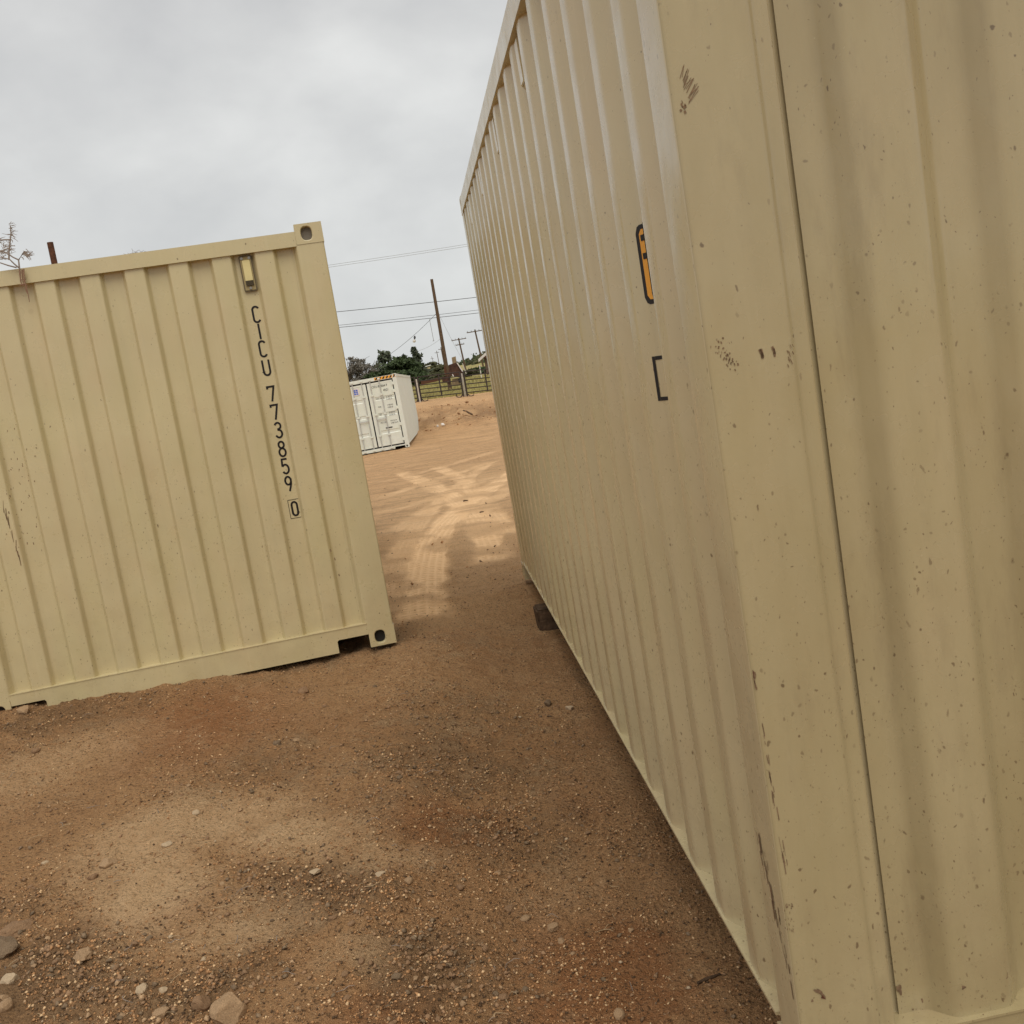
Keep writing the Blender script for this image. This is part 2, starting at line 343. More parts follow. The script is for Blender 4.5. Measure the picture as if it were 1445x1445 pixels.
M['fence_pale'] = pmat('fence_pipe_pale', (.50, .46, .40), .6, .3, 0, .2, 10)
M['twig'] = pmat('dry_twig', (.27, .22, .18), .9)
M['twig_red'] = pmat('rusty_twig', (.26, .15, .095), .9)
M['straw'] = pmat('straw', (.42, .30, .17), .9)
M['bark'] = pmat('bark', (.10, .075, .055), .9)
M['leaf_dark'] = pmat('leaf_dark_green', (.036, .055, .016), .7, .3, 0, .5, 2)
M['leaf_grey'] = pmat('leaf_grey_green', (.085, .10, .062), .8, .2, 0, .4, 2)
M['leaf_blue'] = pmat('leaf_blue_green', (.058, .068, .042), .8, .2, 0, .4, 2)
M['brush'] = pmat('bare_brush', (.16, .145, .12), .9, .2, 0, .3, 2)
M['olive'] = pmat('olive_scrub', (.085, .085, .042), .9, .2, 0, .45, .5)
M['grassb'] = pmat('grass_blades', (.36, .31, .12), .85, .2, 0, .35, .4)
M['tanwall'] = pmat('tan_wall', (.52, .44, .26), .8)
M['whiteroof'] = pmat('white_roof', (.72, .73, .72), .6)
M['redroof'] = pmat('red_brown_roof', (.16, .075, .055), .8)
M['trim'] = pmat('white_trim', (.68, .62, .58), .6)
M['housewall'] = pmat('brown_wall', (.14, .09, .065), .85)
M['glass'] = pmat('window_glass', (.03, .035, .04), .1, .5)
M['machine'] = pmat('rusty_brown_steel', (.075, .036, .024), .85, .3, 0, .5, 4)
M['machbox'] = pmat('weathered_tan_box', (.26, .19, .11), .85, .3, 0, .3, 5)
M['porc'] = pmat('white_porcelain', (.7, .66, .6), .3)
ROCKM = [pmat('stone_tan', (.42, .275, .155), .9, .2, 0, .25, 30, .5, 90), pmat('stone_brown', (.30, .182, .10), .9, .2, 0, .3, 30, .5, 90),
         pmat('stone_grey', (.22, .152, .092), .9, .2, 0, .3, 30, .5, 90), pmat('stone_pale', (.46, .345, .22), .85, .2, 0, .15, 30, .3, 90)]

# ------------------------------------------------------------------ ground
def ground_material():
    m = bpy.data.materials.new('red_dirt'); m.use_nodes = True; t = m.node_tree; b = t.nodes['Principled BSDF']
    co = N(t, 'ShaderNodeTexCoord').outputs['Object']
    def at_(n): return N(t, 'ShaderNodeAttribute', attribute_name=n).outputs['Fac']
    dust, red, grav, trk, ts, grass, farm, td, trm = [at_(n) for n in ('dust', 'red', 'gravel', 'track', 'tracks', 'grass', 'far', 'trackd', 'trackm')]
    n1 = noise(t, co, .9, 6, .6); n2 = noise(t, co, 5, 6, .65); n3 = noise(t, co, 40, 5, .7); n4 = noise(t, co, 190, 3, .7)
    col = mixc(t, mapr(t, n1, .32, .68), (.52, .285, .132), (.66, .385, .185))
    col = mixc(t, mathn(t, 'MULTIPLY', mapr(t, n2, .4, .7), .5), col, (.42, .215, .093))
    n17 = noise(t, co, 17, 5, .65)
    wob = mathn(t, 'ADD', mathn(t, 'MULTIPLY', mathn(t, 'SUBTRACT', n2, .5), 1.2), mathn(t, 'MULTIPLY', mathn(t, 'SUBTRACT', n17, .5), .9))
    def patchy(m_, lo=.30, hi=.66): return mathn(t, 'MULTIPLY', mapr(t, mathn(t, 'ADD', m_, wob), lo, hi), mapr(t, m_, .04, .22))
    rf = patchy(red); gf = patchy(grav, .34, .70); df = mathn(t, 'MULTIPLY', patchy(dust, .20, .95), .80)
    col = mixc(t, mathn(t, 'MULTIPLY', rf, .75), col, (.44, .185, .072))
    col = mixc(t, mathn(t, 'MULTIPLY', gf, .62), col, (.23, .140, .073))
    col = mixc(t, df, col, (.92, .62, .345))
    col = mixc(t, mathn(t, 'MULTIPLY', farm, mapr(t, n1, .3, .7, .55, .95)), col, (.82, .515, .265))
    # grit, its dark speckles also standing in for bump shading
    col = mixc(t, mathn(t, 'MULTIPLY', mapr(t, noise(t, co, 75, 4, .75),   .52, .64), mapr(t, df, 0, 1, .80, .42)), col, (.15, .088, .046))
    col = mixc(t, mathn(t, 'MULTIPLY', mapr(t, n4, .58, .74), .40), col, (.56, .42, .27))
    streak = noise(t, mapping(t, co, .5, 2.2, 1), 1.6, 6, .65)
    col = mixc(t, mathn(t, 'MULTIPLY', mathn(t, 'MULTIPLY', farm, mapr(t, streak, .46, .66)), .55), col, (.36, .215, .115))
    # tyre tracks: compacted pale dust with tread bars
    tb = mathn(t, 'SINE', mathn(t, 'MULTIPLY', mathn(t, 'ADD', ts, mathn(t, 'MULTIPLY', mathn(t, 'ABSOLUTE', td), .5)), 70.))
    rib = mathn(t, 'SINE', mathn(t, 'MULTIPLY', td, 95.))
    tread = mathn(t, 'MULTIPLY', mathn(t, 'MAXIMUM', mathn(t, 'MULTIPLY', tb, .9), mathn(t, 'MULTIPLY', rib, .55)), mapr(t, trm, .40, .85))
    tcol = mixc(t, mapr(t, tread, -.2, .8), (.74, .475, .25), (.90, .61, .345))
    col = mixc(t, mathn(t, 'MULTIPLY', trk, .75), col, tcol)
    gcol = mixc(t, mapr(t, noise(t, co, .12, 5, .6), .38, .62), (.42, .35, .13), (.48, .33, .18))
    gcol = mixc(t, mapr(t, noise(t, co, .5, 5, .6), .4, .65), gcol, (.24, .25, .085))
    col = mixc(t, grass, col, gcol)
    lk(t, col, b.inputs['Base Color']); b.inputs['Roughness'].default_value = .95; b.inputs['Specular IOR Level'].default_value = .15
    v = N(t, 'ShaderNodeTexVoronoi', ins={'Scale': 55.}); lk(t, co, v.inputs['Vector'])
    h = mathn(t, 'ADD', mathn(t, 'MULTIPLY', n3, .9), mathn(t, 'MULTIPLY', n4, .45))
    h = mathn(t, 'ADD', h, mathn(t, 'MULTIPLY', mapr(t, v.outputs['Distance'], .0, .5, .5, 0.), mapr(t, n2, .45, .6)))
    h = mathn(t, 'MULTIPLY', h, mapr(t, trk, 0, 1, 1, .25))
    h = mathn(t, 'ADD', h, mathn(t, 'MULTIPLY', mathn(t, 'MULTIPLY', tread, trk), .18))
    bp = N(t, 'ShaderNodeBump', ins={'Strength': 1.0, 'Distance': .05}); lk(t, h, bp.inputs['Height']); lk(t, bp.outputs[0], b.inputs['Normal'])
    return m
def build_ground():
    az = np.radians(np.concatenate([np.arange(-180, -34, 4.), np.arange(-34, 26, .13), np.arange(26, 180, 4.)]))
    rr = np.concatenate([np.linspace(.25, 1.3, 8)[:-1], 1.3*np.exp(np.arange(0, math.log(30/1.3), .0068)), 30*np.exp(np.linspace(0, math.log(2500/30), 230))])
    A, R = np.meshgrid(az, rr); x = (R*np.sin(A)).ravel(); y = (R*np.cos(A)).ravel()
    tr, ts, td, tm = tracks(x, y)
    z = hbase(x, y) + hrough(x, y)*(1-.45*tr)*(1-sm(300, 600, R.ravel())) - .020*tr
    na, nr = len(az), len(rr)
    i = np.arange(nr-1)[:, None]*na; j = np.arange(na)[None, :]; j2 = (j+1) % na
    q = np.stack([i+j, i+j2, i+na+j2, i+na+j], -1).reshape(-1, 4)
    nv = len(x); c = np.array([0., 0., float(hbase(np.array([0.]), np.array([0.]))[0])])
    co = np.vstack([np.stack([x, y, z], 1), c]).astype(np.float32)
    cap = np.stack([np.arange(na), np.full(na, nv), (np.arange(na)+1) % na], 1)
    me = bpy.data.meshes.new('ground'); nq = len(q); nl = nq*4+na*3
    me.vertices.add(nv+1); me.vertices.foreach_set('co', co.ravel()); me.loops.add(nl); me.loops.foreach_set('vertex_index', np.concatenate([q.ravel(), cap.ravel()]).astype(np.int32))
    me.polygons.add(nq+na); me.polygons.foreach_set('loop_start', np.concatenate([np.arange(nq)*4, nq*4+np.arange(na)*3]).astype(np.int32))
    me.polygons.foreach_set('use_smooth', np.ones(nq+na, bool)); me.update(calc_edges=True); me.validate()
    def att(n, d):
        a = me.attributes.new(n, 'FLOAT', 'POINT'); a.data.foreach_set('value', np.append(d, 0).astype(np.float32))
    att('dust', np.clip(mask('d', x, y), 0, 1)); att('red', mask('r', x, y)); att('gravel', np.maximum(mask('g', x, y), 1.0*np.exp(-((y-54)/4.5)**2))); att('track', tr); att('tracks', ts); att('trackd', td); att('trackm', tm)
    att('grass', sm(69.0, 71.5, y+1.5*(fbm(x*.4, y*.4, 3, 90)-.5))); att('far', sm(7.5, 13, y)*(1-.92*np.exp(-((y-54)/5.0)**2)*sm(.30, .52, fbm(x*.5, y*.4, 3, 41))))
    me.materials.append(ground_material())
    o = link('ground', me); tag(o, kind='structure')
build_ground()

# ------------------------------------------------------------------ containers
def axes(yaw, tl, tw):
    c, s = math.cos(yaw), math.sin(yaw)
    X = Vector((c, s, tl)).normalized(); Y = Vector((-s, c, tw)); Y = (Y-X*(X.dot(Y))).normalized(); return X, Y, X.cross(Y)
CW = 2.438
def casting_mesh(fx, fy, fz, mats, Ln, H):
    a, b, h = .162, .178, .118; mb = MB()
    def holed(P, w, hh, cx, cy, ra, rb, sq):
        n = 24; inn = []; out_ = []
        for k in range(n):
            q = 2*math.pi*k/n; c, s_ = math.cos(q), math.sin(q)
            e = 2/sq; inn.append((cx+ra*math.copysign(abs(c)**e, c), cy+rb*math.copysign(abs(s_)**e, s_)))
            t = min((w-cx)/c if c > 1e-9 else (-cx/c if c < -1e-9 else 9), (hh-cy)/s_ if s_ > 1e-9 else (-cy/s_ if s_ < -1e-9 else 9)); out_.append((cx+c*t, cy+s_*t))
        # snap the nearest outer points to the rectangle corners
        for C in ((0, 0), (w, 0), (0, hh), (w, hh)):
            k = min(range(n), key=lambda i: (out_[i][0]-C[0])**2+(out_[i][1]-C[1])**2); out_[k] = C
        vs = [P(*p, 0) for p in out_]+[P(*p, 0) for p in inn]+[P(*p, .028) for p in inn]
        mb.add(vs, [(k, (k+1) % n, n+(k+1) % n, n+k) for k in range(n)], 0)
        mb.add(vs, [(n+k, n+(k+1) % n, 2*n+(k+1) % n, 2*n+k) for k in range(n)], 0)
        mb.add([P(*p, .028) for p in inn], [list(range(n))], 1)
    holed(lambda u, v, d: (u, d, v), a, h, .095, .058, .033, .040, 2.6)
    holed(lambda u, v, d: (d, u, v), b, h, .10, .058, .028, .040, 2.6)
    holed(lambda u, v, d: (u, v, d), a, b, .085, .09, .030, .055, 2.6)
    mb.add([(0,0,h),(a,0,h),(a,b,h),(0,b,h)], [(0,1,2,3)]); mb.add([(a,0,0),(a,b,0),(a,b,h),(a,0,h)], [(0,1,2,3)]); mb.add([(0,b,0),(a,b,0),(a,b,h),(0,b,h)], [(0,1,2,3)])
    mb.map(lambda p: ((CW-p[0]) if fx else p[0], (Ln-p[1]) if fy else p[1], (H-p[2]) if fz else p[2]))
    me = mb.mesh('corner_casting', mats); bm = bmesh.new(); bm.from_mesh(me); bmesh.ops.remove_doubles(bm, verts=bm.verts, dist=1e-5); bmesh.ops.recalc_face_normals(bm, faces=bm.faces); bm.to_mesh(me); bm.free(); return me
def corr(a, b, first, pitch, crest, slope, depth, off=.004):
    """profile (t, depth) of a corrugated sheet; first = where the first crest starts"""
    pts = [(a, depth)]; t = first
    while t+crest+slope < b:
        if t-slope > a: pts += [(t-slope, depth), (t, off), (t+crest, off), (t+crest+slope, depth)]
        t += pitch
    pts.append((b, depth)); return pts
def container(name, label, org, ax, Ln, H, mat, front, ends, sides, doors=False, vents_side=(), members=False):
    X, Y, Z = ax
    root = empty(name); root.matrix_world = Matrix(((X.x, Y.x, Z.x, org[0]), (X.y, Y.y, Z.y, org[1]), (X.z, Y.z, Z.z, org[2]), (0, 0, 0, 1)))
    tag(root, label, 'shipping container')
    for fz in (0, 1):
        for fy in (0, 1):
            for fx in (0, 1):
                o = link('corner_casting', casting_mesh(fx, fy, fz, [mat, M['castin'] if fz else M['hole_shade']], Ln, H), root)
                bv = o.modifiers.new('bevel', 'BEVEL'); bv.width = .005; bv.segments = 2; bv.limit_method = 'ANGLE'; bv.angle_limit = math.radians(50)
    PW, SW = .166, .158; ed = ends[4]; fd = ed+(.011 if members else .0015)
    pf = fillet([(.05, .26), (.05, .172), (.040, SW+.006), (.003, SW), (.003, .003), (PW, .003)] + ([(PW+.014, .018), (PW+.047, .021), (PW+.049, fd)] if members else [(PW+.020, ed-.004), (PW+.030, fd)]) + [(PW+.090, fd), (PW+.090, fd+.006), (.12, fd+.006), (.10, .20)], .010, 5)
    for fx in (0, 1):
        for fy in (0, 1):
            pq = pf if (fy == 0) != doors else fillet([(.05, .26), (.05, .172), (.040, SW+.006), (.003, SW), (.003, .003), (PW, .003), (PW, .10), (.10, .20)], .010, 5)
            mb = MB(); q = [((CW-p[0]) if fx else p[0], (Ln-p[1]) if fy else p[1]) for p in pq]
            mb.prism(q, .1185, H-.1185, 'z', 0, True, False); mb.build('corner_post', mat, root)
    # side walls
    first, pitch, crest, slope, depth = sides
    zt = H-.112
    for fx in (0, 1):
        pr = fillet(corr(.166, Ln-.166, first, pitch, crest, slope, depth, .006), .012, 4)
        mb = MB(); mb.sheet([((CW-d) if fx else d, t) for t, d in pr], .141, zt+.02, 'z', 0, True, 3)
        mb.build('side_panel', mat, root)
        fl = lambda x: CW-x if fx else x
        mb = MB(); mb.prism([(fl(-.003), H-.112), (fl(-.003), H-.016), (fl(.075), H-.016), (fl(.075), H-.112)], .1785, Ln-.1785, 'y'); mb.build('top_rail', mat, root)
        # bottom rail: a top flange flush with the crests, its web set well in
        mb = MB(); mb.prism([(fl(.000), .141), (fl(.000), .133), (fl(.150), .133), (fl(.150), .02), (fl(.158), .02), (fl(.158), .141)], .1785, Ln-.1785, 'y'); mb.build('bottom_rail', mat, root)
    # roof and floor
    mb = MB(); pr = []; t = .10
    pr = fillet(corr(.08, Ln-.08, .30, .209, .091, .014, .060, .048), .006, 2)
    mb.sheet([(t, H-d) for t, d in pr], .076, CW-.076, 'x', 0, True); mb.build('roof_panel', mat, root)
    mb = MB(); mb.box((.159, .105, .142), (CW-.159, Ln-.105, .17)); mb.build('floor', M['timber'], root)
    if members:
        for k in range(int((Ln-.6)/.6)):
            mb = MB(); y0 = .45+k*.6; mb.box((.159, y0, .03), (CW-.159, y0+.045, .1415)); mb.build('cross_member', mat, root)
    # blind end walls
    def blind(fy):
        first, pitch, crest, slope, depth = ends
        pr = fillet(corr(PW+(.072 if members else .034), CW-PW-(.072 if members else .034), first, pitch, crest, slope, depth, .016), .018 if members else .009, 6)
        g = (lambda y: Ln-y) if fy else (lambda y: y)
        mb = MB(); mb.sheet([(t, g(d)) for t, d in pr], .150, H-.115, 'z', 0, True, 3); mb.build('end_panel', mat, root)
        mb = MB(); yy = sorted((g(.003), g(.085))); mb.box((.1625, yy[0], H-.125), (CW-.1625, yy[1], H-.040)); mb.build('top_rail', mat, root)
        a, b, p0, p1 = .1625, CW-.1625, .165, .358
        sill = [(a, .150), (a, .085), (p0+.005, .085), (p1-.01, .085), (p1, .075), (p1, .004), (CW-p1, .004), (CW-p1, .075), (CW-p1+.01, .085), (CW-p0-.005, .085), (b, .085), (b, .150)]
        mb = MB(); yy = sorted((g(.004), g(.012))); mb.prism(sill, yy[0], yy[1], 'y'); br = mb.build('bottom_rail', mat, root)
        mb = MB(); yy = sorted((g(.001), g(.095))); mb.box((a, yy[0], .1505), (b, yy[1], .156)); mb.build('rail_edge', mat, br)
        for q in (p1, CW-p1-.006): mb = MB(); yy = sorted((g(.0125), g(.10))); mb.box((q, yy[0], .004), (q+.006, yy[1], .085)); mb.build('pocket_edge', mat, br)
    def dooring(fy):
        g = (lambda y: Ln-y) if fy else (lambda y: y)
        def bx(mb, x0, y0, z0, x1, y1, z1, mi=0):
            yy = sorted((g(y0), g(y1))); mb.box((x0, yy[0], z0), (x1, yy[1], z1), mi)
        mb = MB(); bx(mb, .1625, .006, H-.155, CW-.1625, .09, H-.02); mb.build('door_header', mat, root)
        mb = MB(); bx(mb, .1625, .006, .03, CW-.1625-.40, .09, .145); bx(mb, .1625, .02, .10, CW-.1625, .09, .146); mb.build('door_sill', mat, root)
        mb = MB(); bx(mb, .15, .055, .146, CW-.15, .075, H-.155); mb.build('door_gasket', M['gasket'], root)
        z0, z1 = .20, H-.215
        for d in (0, 1):
            x0, x1 = ((.205, CW/2-.026), (CW/2+.026, CW-.205))[d]
            zs = [z0]; prof = [(.030, z0)]
            for f in (.225, .50, .755):
                zc_ = z0+(z1-z0)*f; prof += [(.030, zc_-.10), (.048, zc_-.07), (.048, zc_+.03), (.030, zc_+.045)]
            prof += [(.030, z1)]
            mb = MB()
            xa, xb = (x0+.03, x1-.22) if d == 0 else (x0+.22, x1-.03)
            mb.sheet([(g(y), z) for y, z in prof], xa, xb, 'x', 0, False)
            bx(mb, x0, .022, z0, xa, .054, z1); bx(mb, xb, .022, z0, x1, .054, z1); bx(mb, xa, .022, z0, xb, .054, z0+.06); bx(mb, xa, .022, z1-.06, xb, .054, z1)
            dr = mb.build('door', mat, root)
            for hx in (.19, .55) if d == 0 else (.19, .55):
                xx = x1-hx+.05 if d == 0 else x0+hx-.05
                bar = MB(); bar.tube([(xx, g(.000), .06), (xx, g(.0), H-.07)], .019, 10); bar.build('locking_bar', M['steel'], dr)
                for zz in (.10, .62, 1.45, 2.2, H-.09):
                    cl = MB(); bx(cl, xx-.05, -.022, zz-.03, xx+.05, .021, zz+.03); cl.build('bar_bracket', mat, dr)
            hn = MB(); xx = x1-.14 if d == 0 else x0+.14; bx(hn, min(xx, xx+(-.36 if d == 0 else .36)), -.045, 1.23, max(xx, xx+(-.36 if d == 0 else .36)), -.024, 1.27); hn.build('door_handle', M['steel'], dr)
            for zz in (.35, .95, 1.6, 2.25, H-.35):
                hg = MB(); xx = x0-.06 if d == 0 else x1-.04; bx(hg, xx, -.004, zz-.06, xx+.10, .021, zz+.06); hg.build('hinge', mat, dr)
    if doors: dooring(0); blind(1)
    else: blind(0); dooring(1)
    return root

RA = axes(.0673287, .0039249, .0055614)
RO = Vector((.4117178, 1.9691518, -1.6577519+CZ))
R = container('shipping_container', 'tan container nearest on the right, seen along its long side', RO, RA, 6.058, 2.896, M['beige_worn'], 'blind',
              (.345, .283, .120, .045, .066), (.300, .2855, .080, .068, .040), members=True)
LA = axes(.1724865, -.0044871, -.0022750)
LO = Vector((-.8436867, 6.3354694, -1.5710574+CZ))-LA[0]*CW
L = container('shipping_container', 'tan container at left with black number CICU 773859 0 on its end', LO, LA, 6.058, 2.591, M['beige'], 'blind',
              (.228+.065, .2475, .1075, .0175, .052), (.2735, .2855, .080, .068, .046))
CA = axes(.031, .014, -.008)
CO = Vector((-3.518, 40.652, -2.444+CZ))-CA[0]*CW
Cn = container('shipping_container', 'white container with closed double doors far off between the two tan ones', CO, CA, 12.19, 2.896, M['white'], 'doors',
               (.345, .283, .120, .039, .046), (.2735, .2785, .080, .068, .046), doors=True)

# ------------------------------------------------------------------ lettering
def arc(cx, cy, rx, ry, a0, a1, n=14):
    return [(cx+rx*math.cos(math.radians(a0+(a1-a0)*i/n)), cy+ry*math.sin(math.radians(a0+(a1-a0)*i/n))) for i in range(n+1)]
GL = {  # unit height 1, width .5, stroke centre lines
 'C': [arc(.25, .78, .19, .19, 20, 180)+arc(.25, .22, .19, .19, 180, 340)],
 'I': [[(.25, .97), (.25, .03)]],
 'U': [[(.05, .97), (.05, .25)]+arc(.25, .25, .2, .22, 180, 360)+[(.45, .97)]],
 '7': [[(.05, .80), (.05, .94), (.46, .94), (.22, .03)]],
 '3': [arc(.25, .75, .18, .20, 160, -90)+arc(.25, .27, .2, .24, 90, -160)],
 '8': [arc(.25, .75, .165, .20, 0, 360, 22), arc(.25, .28, .2, .25, 0, 360, 22)],
 '5': [[(.42, .95), (.10, .95), (.07, .55)]+arc(.24, .32, .2, .28, 130, -150)],
 '9': [arc(.25, .70, .18, .25, 0, 360, 22), [(.43, .68), (.40, .45), (.25, .03)]],
 '0': [[(.06, .70)]+arc(.25, .75, .19, .2, 180, 0)+[(.44, .25)]+arc(.25, .25, .19, .2, 0, -180)+[(.06, .75)]],
}
def ribbon(mb, pts, w, P, mi=0):
    n = len(pts); V = [Vector(p) for p in pts]; vs = []
    for i in range(n):
        if i == 0: d = V[1]-V[0]
        elif i == n-1: d = V[-1]-V[-2]
        else: d = (V[i+1]-V[i]).normalized()+(V[i]-V[i-1]).normalized()
        d = d.normalized() if d.length > 1e-6 else Vector((1, 0)); nn = Vector((-d.y, d.x)); k = 1.0
        if 0 < i < n-1:
            k = 1/max(.5, abs(nn.dot(Vector((-(V[i]-V[i-1]).normalized().y, (V[i]-V[i-1]).normalized().x)))))
        vs += [P(*(V[i]+nn*w*.5*k)), P(*(V[i]-nn*w*.5*k))]
    mb.add(vs, [(2*i, 2*i+1, 2*i+3, 2*i+2) for i in range(n-1)], mi)
def glyph(ch, x, z, h, w, sw, P, parent, mat):
    mb = MB()
    for st in GL[ch]: ribbon(mb, [(x+p[0]/.5*w, z+p[1]*h) for p in st], sw, P)
    return mb.build('letter', mat, parent)
PL = lambda x, z: (x+CW, .0505, z)
xc = -.470
for ch, zt in zip('CICU773859', (2.163, 2.062, 1.958, 1.846, 1.688, 1.577, 1.468, 1.353, 1.246, 1.137)):
    glyph(ch, xc-.0235, zt-.097, .097, .047, .0115, PL, L, M['black'])
glyph('0', xc+.009-.021, .887, .092, .042, .012, PL, L, M['black'])
mb = MB(); bxp = [(-.495, .876), (-.495, .990), (-.431, .990), (-.431, .876)]
for i in range(4): ribbon(mb, [bxp[i], bxp[(i+1) % 4]], .003, PL)
mb.build('check_digit_box', M['black'], L)
# vent on the left end
vx, vz0, vz1 = -.472, 2.250, 2.458
def rrect(x0, z0, x1, z1, r, n=5):
    o = []
    for cx, cz, a in ((x1-r, z1-r, 0), (x0+r, z1-r, 90), (x0+r, z0+r, 180), (x1-r, z0+r, 270)): o += arc(cx, cz, r, r, a, a+90, n)
    return o
V = MB(); V.prism([(p[0]+CW, p[1]) for p in rrect(vx-.038, vz0, vx+.038, vz1, .010)], .036, .051, 'y'); vent = V.build('vent', M['ventframe'], L)
V = MB(); V.prism([(p[0]+CW, p[1]) for p in rrect(vx-.031, vz0+.007, vx+.031, vz1-.007, .006)], .033, .0358, 'y'); V.build('vent_plate', M['ventplate'], vent)
V = MB(); V.prism([(p[0]+CW, p[1]) for p in rrect(vx-.021, vz0+.062, vx+.023, vz1-.028, .003)], .024, .0328, 'y'); V.build('vent_cover', M['cream'], vent)
V = MB(); V.prism([(p[0]+CW, p[1]) for p in rrect(vx-.021, vz0+.032, vx+.023, vz0+.060, .003)], .027, .0327, 'y')
for k in range(4): V.box((vx-.021+CW, .0235, vz0+.0345+k*.0065), (vx+.023+CW, .0269, vz0+.0372+k*.0065), 1)
V.build('vent_grille', [M['grille'], M['ventframe']], vent)
for sx, sz in ((-.021, vz1-.016), (.022, vz1-.016), (.001, vz0+.018)):
    V = MB(); V.tube([(vx+sx+CW, .0329, sz), (vx+sx+CW, .027, sz)], .008, 10); V.build('screw', M['screw'], vent)
# hooded vents under the top rail of the right container
for k in (1, 5, 9, 13, 17):
    yc = .4832+.2855*k; V = MB()
    V.prism([(.039, 2.59), (.012, 2.622), (.010, 2.765), (.039, 2.775)], yc-.036, yc+.036, 'y'); o = V.build('vent', M['beige_worn'], R)
    V = MB(); V.box((.016, yc-.030, 2.6155), (.032, yc+.030, 2.617)); V.build('vent_grille', M['grille'], o)
# sticker and check-digit frame on the side of the right container (they follow the sheet)
def side_depth(y):
    t = (y-.300+.068) % .2855
    return .040-.034*t/.068 if t < .068 else .006 if t < .148 else .006+.034*(t-.148)/.068 if t < .216 else .040
def side_sheet(name, mat, outline_fn, y0, y1, lift):
    ys = sorted(set([y0, y1]+[q for q in np.arange(y0, y1, .008)]+[.380, .448, .5175, .5855])); ys = [y for y in ys if y0 <= y <= y1]
    mb = MB()
    for a, b in zip(ys[:-1], ys[1:]):
        za, zb = outline_fn(a), outline_fn(b)
        mb.add([(side_depth(a)-lift, a, za[0]), (side_depth(b)-lift, b, zb[0]), (side_depth(b)-lift, b, zb[1]), (side_depth(a)-lift, a, za[1])], [(0, 1, 2, 3)])
    return mb.build(name, mat, R)
def rr_fn(y0, y1, z0, z1, r):
    def f(y):
        d = min(y-y0, y1-y); c = r-math.sqrt(max(0, r*r-(r-d)**2)) if d < r else 0
        return z0+c, z1-c
    return f
S0, S1, SZ0, SZ1 = .385, .5435, 1.743, 1.928
o = side_sheet('height_sticker', M['black'], rr_fn(S0, S1, SZ0, SZ1, .018), S0, S1, .0015)
side_sheet('sticker_face', M['orange'], rr_fn(S0+.011, S1-.012, SZ0+.011, SZ1-.011, .010), S0+.011, S1-.012, .0026).parent = o
for (ya, yb, za, zb) in ((.470, .5265, 1.890, 1.904), (.470, .5270, 1.848, 1.862), (.41, .45, 1.80, 1.90), (.41, .47, 1.76, 1.785)):
    side_sheet('sticker_print', M['black'], lambda y, za=za, zb=zb: (za, zb), ya, yb, .0036).parent = o
cbx = side_sheet('check_digit_box', M['black'], lambda y: (1.514, 1.621), .540, .5495, .0015)
for za, zb in ((1.514, 1.523), (1.612, 1.621)):
    q = side_sheet('box_edge', M['black'], lambda y, za=za, zb=zb: (za, zb), .44, .5395, .0015); q.parent = cbx

# scuffs and rust on the near end of the right container
def scuff(marks, name='scuff_mark', mat='rustmark', plane=.0018):
    mb = MB()
    for pts, w in marks:
        ribbon(mb, pts, w, lambda x, z: (x, plane, z))
    o = mb.build(name, M[mat], R); o['kind'] = 'stuff'; return o
def inv_end(u, v, dep=0.0):
    d = Vector(ray(u, v)); o = RO+RA[1]*dep-Vector((0, 0, CZ)); q = d*(o.dot(RA[1])/d.dot(RA[1]))-(RO-Vector((0, 0, CZ))); return q.dot(RA[0]), q.dot(RA[2])
rs = random.Random(3); mk = []
for k in range(16):
    f = k/15; a = inv_end(966+22*f+rs.uniform(-2, 2), 92+34*f+rs.uniform(-4, 4)); b = inv_end(960+14*f+rs.uniform(-2, 3), 108+34*f+rs.uniform(-5, 7)); mk.append(([a, b], rs.uniform(.0006, .0016)))
for k in range(8): 
    a = inv_end(962+rs.uniform(-2, 5), 142+rs.uniform(-2, 14)); mk.append(([a, (a[0]+.002, a[1]-rs.uniform(.002, .008))], rs.uniform(.001, .004)))
scuff(mk)
mk = []
for k in range(46):
    f = rs.random(); a = inv_end(1012+26*f+rs.gauss(0, 4), 478+34*f**.5+rs.gauss(0, 6)); mk.append(([a, (a[0]+rs.uniform(-.002, .002), a[1]-rs.uniform(.001, .005))], rs.uniform(.0008, .003)))
for (u, v) in ((1073, 492), (1091, 490)):
    for k in range(3): a = inv_end(u+rs.uniform(-2, 2), v+rs.uniform(-2, 2)); b = inv_end(u+3+rs.uniform(-1, 2), v+11+rs.uniform(-2, 3)); mk.append(([a, ((a[0]+b[0])/2+.001, (a[1]+b[1])/2), b], rs.uniform(.003, .005)))
for k in range(12): a = inv_end(1114+rs.uniform(-3, 5), 482+rs.uniform(0, 36)); mk.append(([a, (a[0]+.002, a[1]-.006)], .0014))
scuff(mk)
def blotch(us, name='rust_spot', dep=0.0):
    o = None
    for (u, v, a, b, rot, mat, lift) in us:
        c = inv_end(u, v, dep); mb = MB(); ps = []
        for k in range(22):
            q = 2*math.pi*k/22; r_ = 1+.28*math.sin(q*3+u)+rs.uniform(-.16, .16); x, y = a*r_*math.cos(q), b*r_*math.sin(q)
            ps.append((max(c[0]+x*math.cos(rot)-y*math.sin(rot), .006), dep+lift, c[1]+x*math.sin(rot)+y*math.cos(rot)))
        mb.add(ps, [list(range(22))]); q = mb.build(name if o is None else 'rust_core', M[mat], o or R); o = o or q
blotch([(1063, 954, .0055, .012, .15, 'rustmark', .0018), (1062, 951, .0035, .0085, .15, 'rust', .0012)])
blotch([(1066, 968, .003, .008, .1, 'rustmark', .0018)])
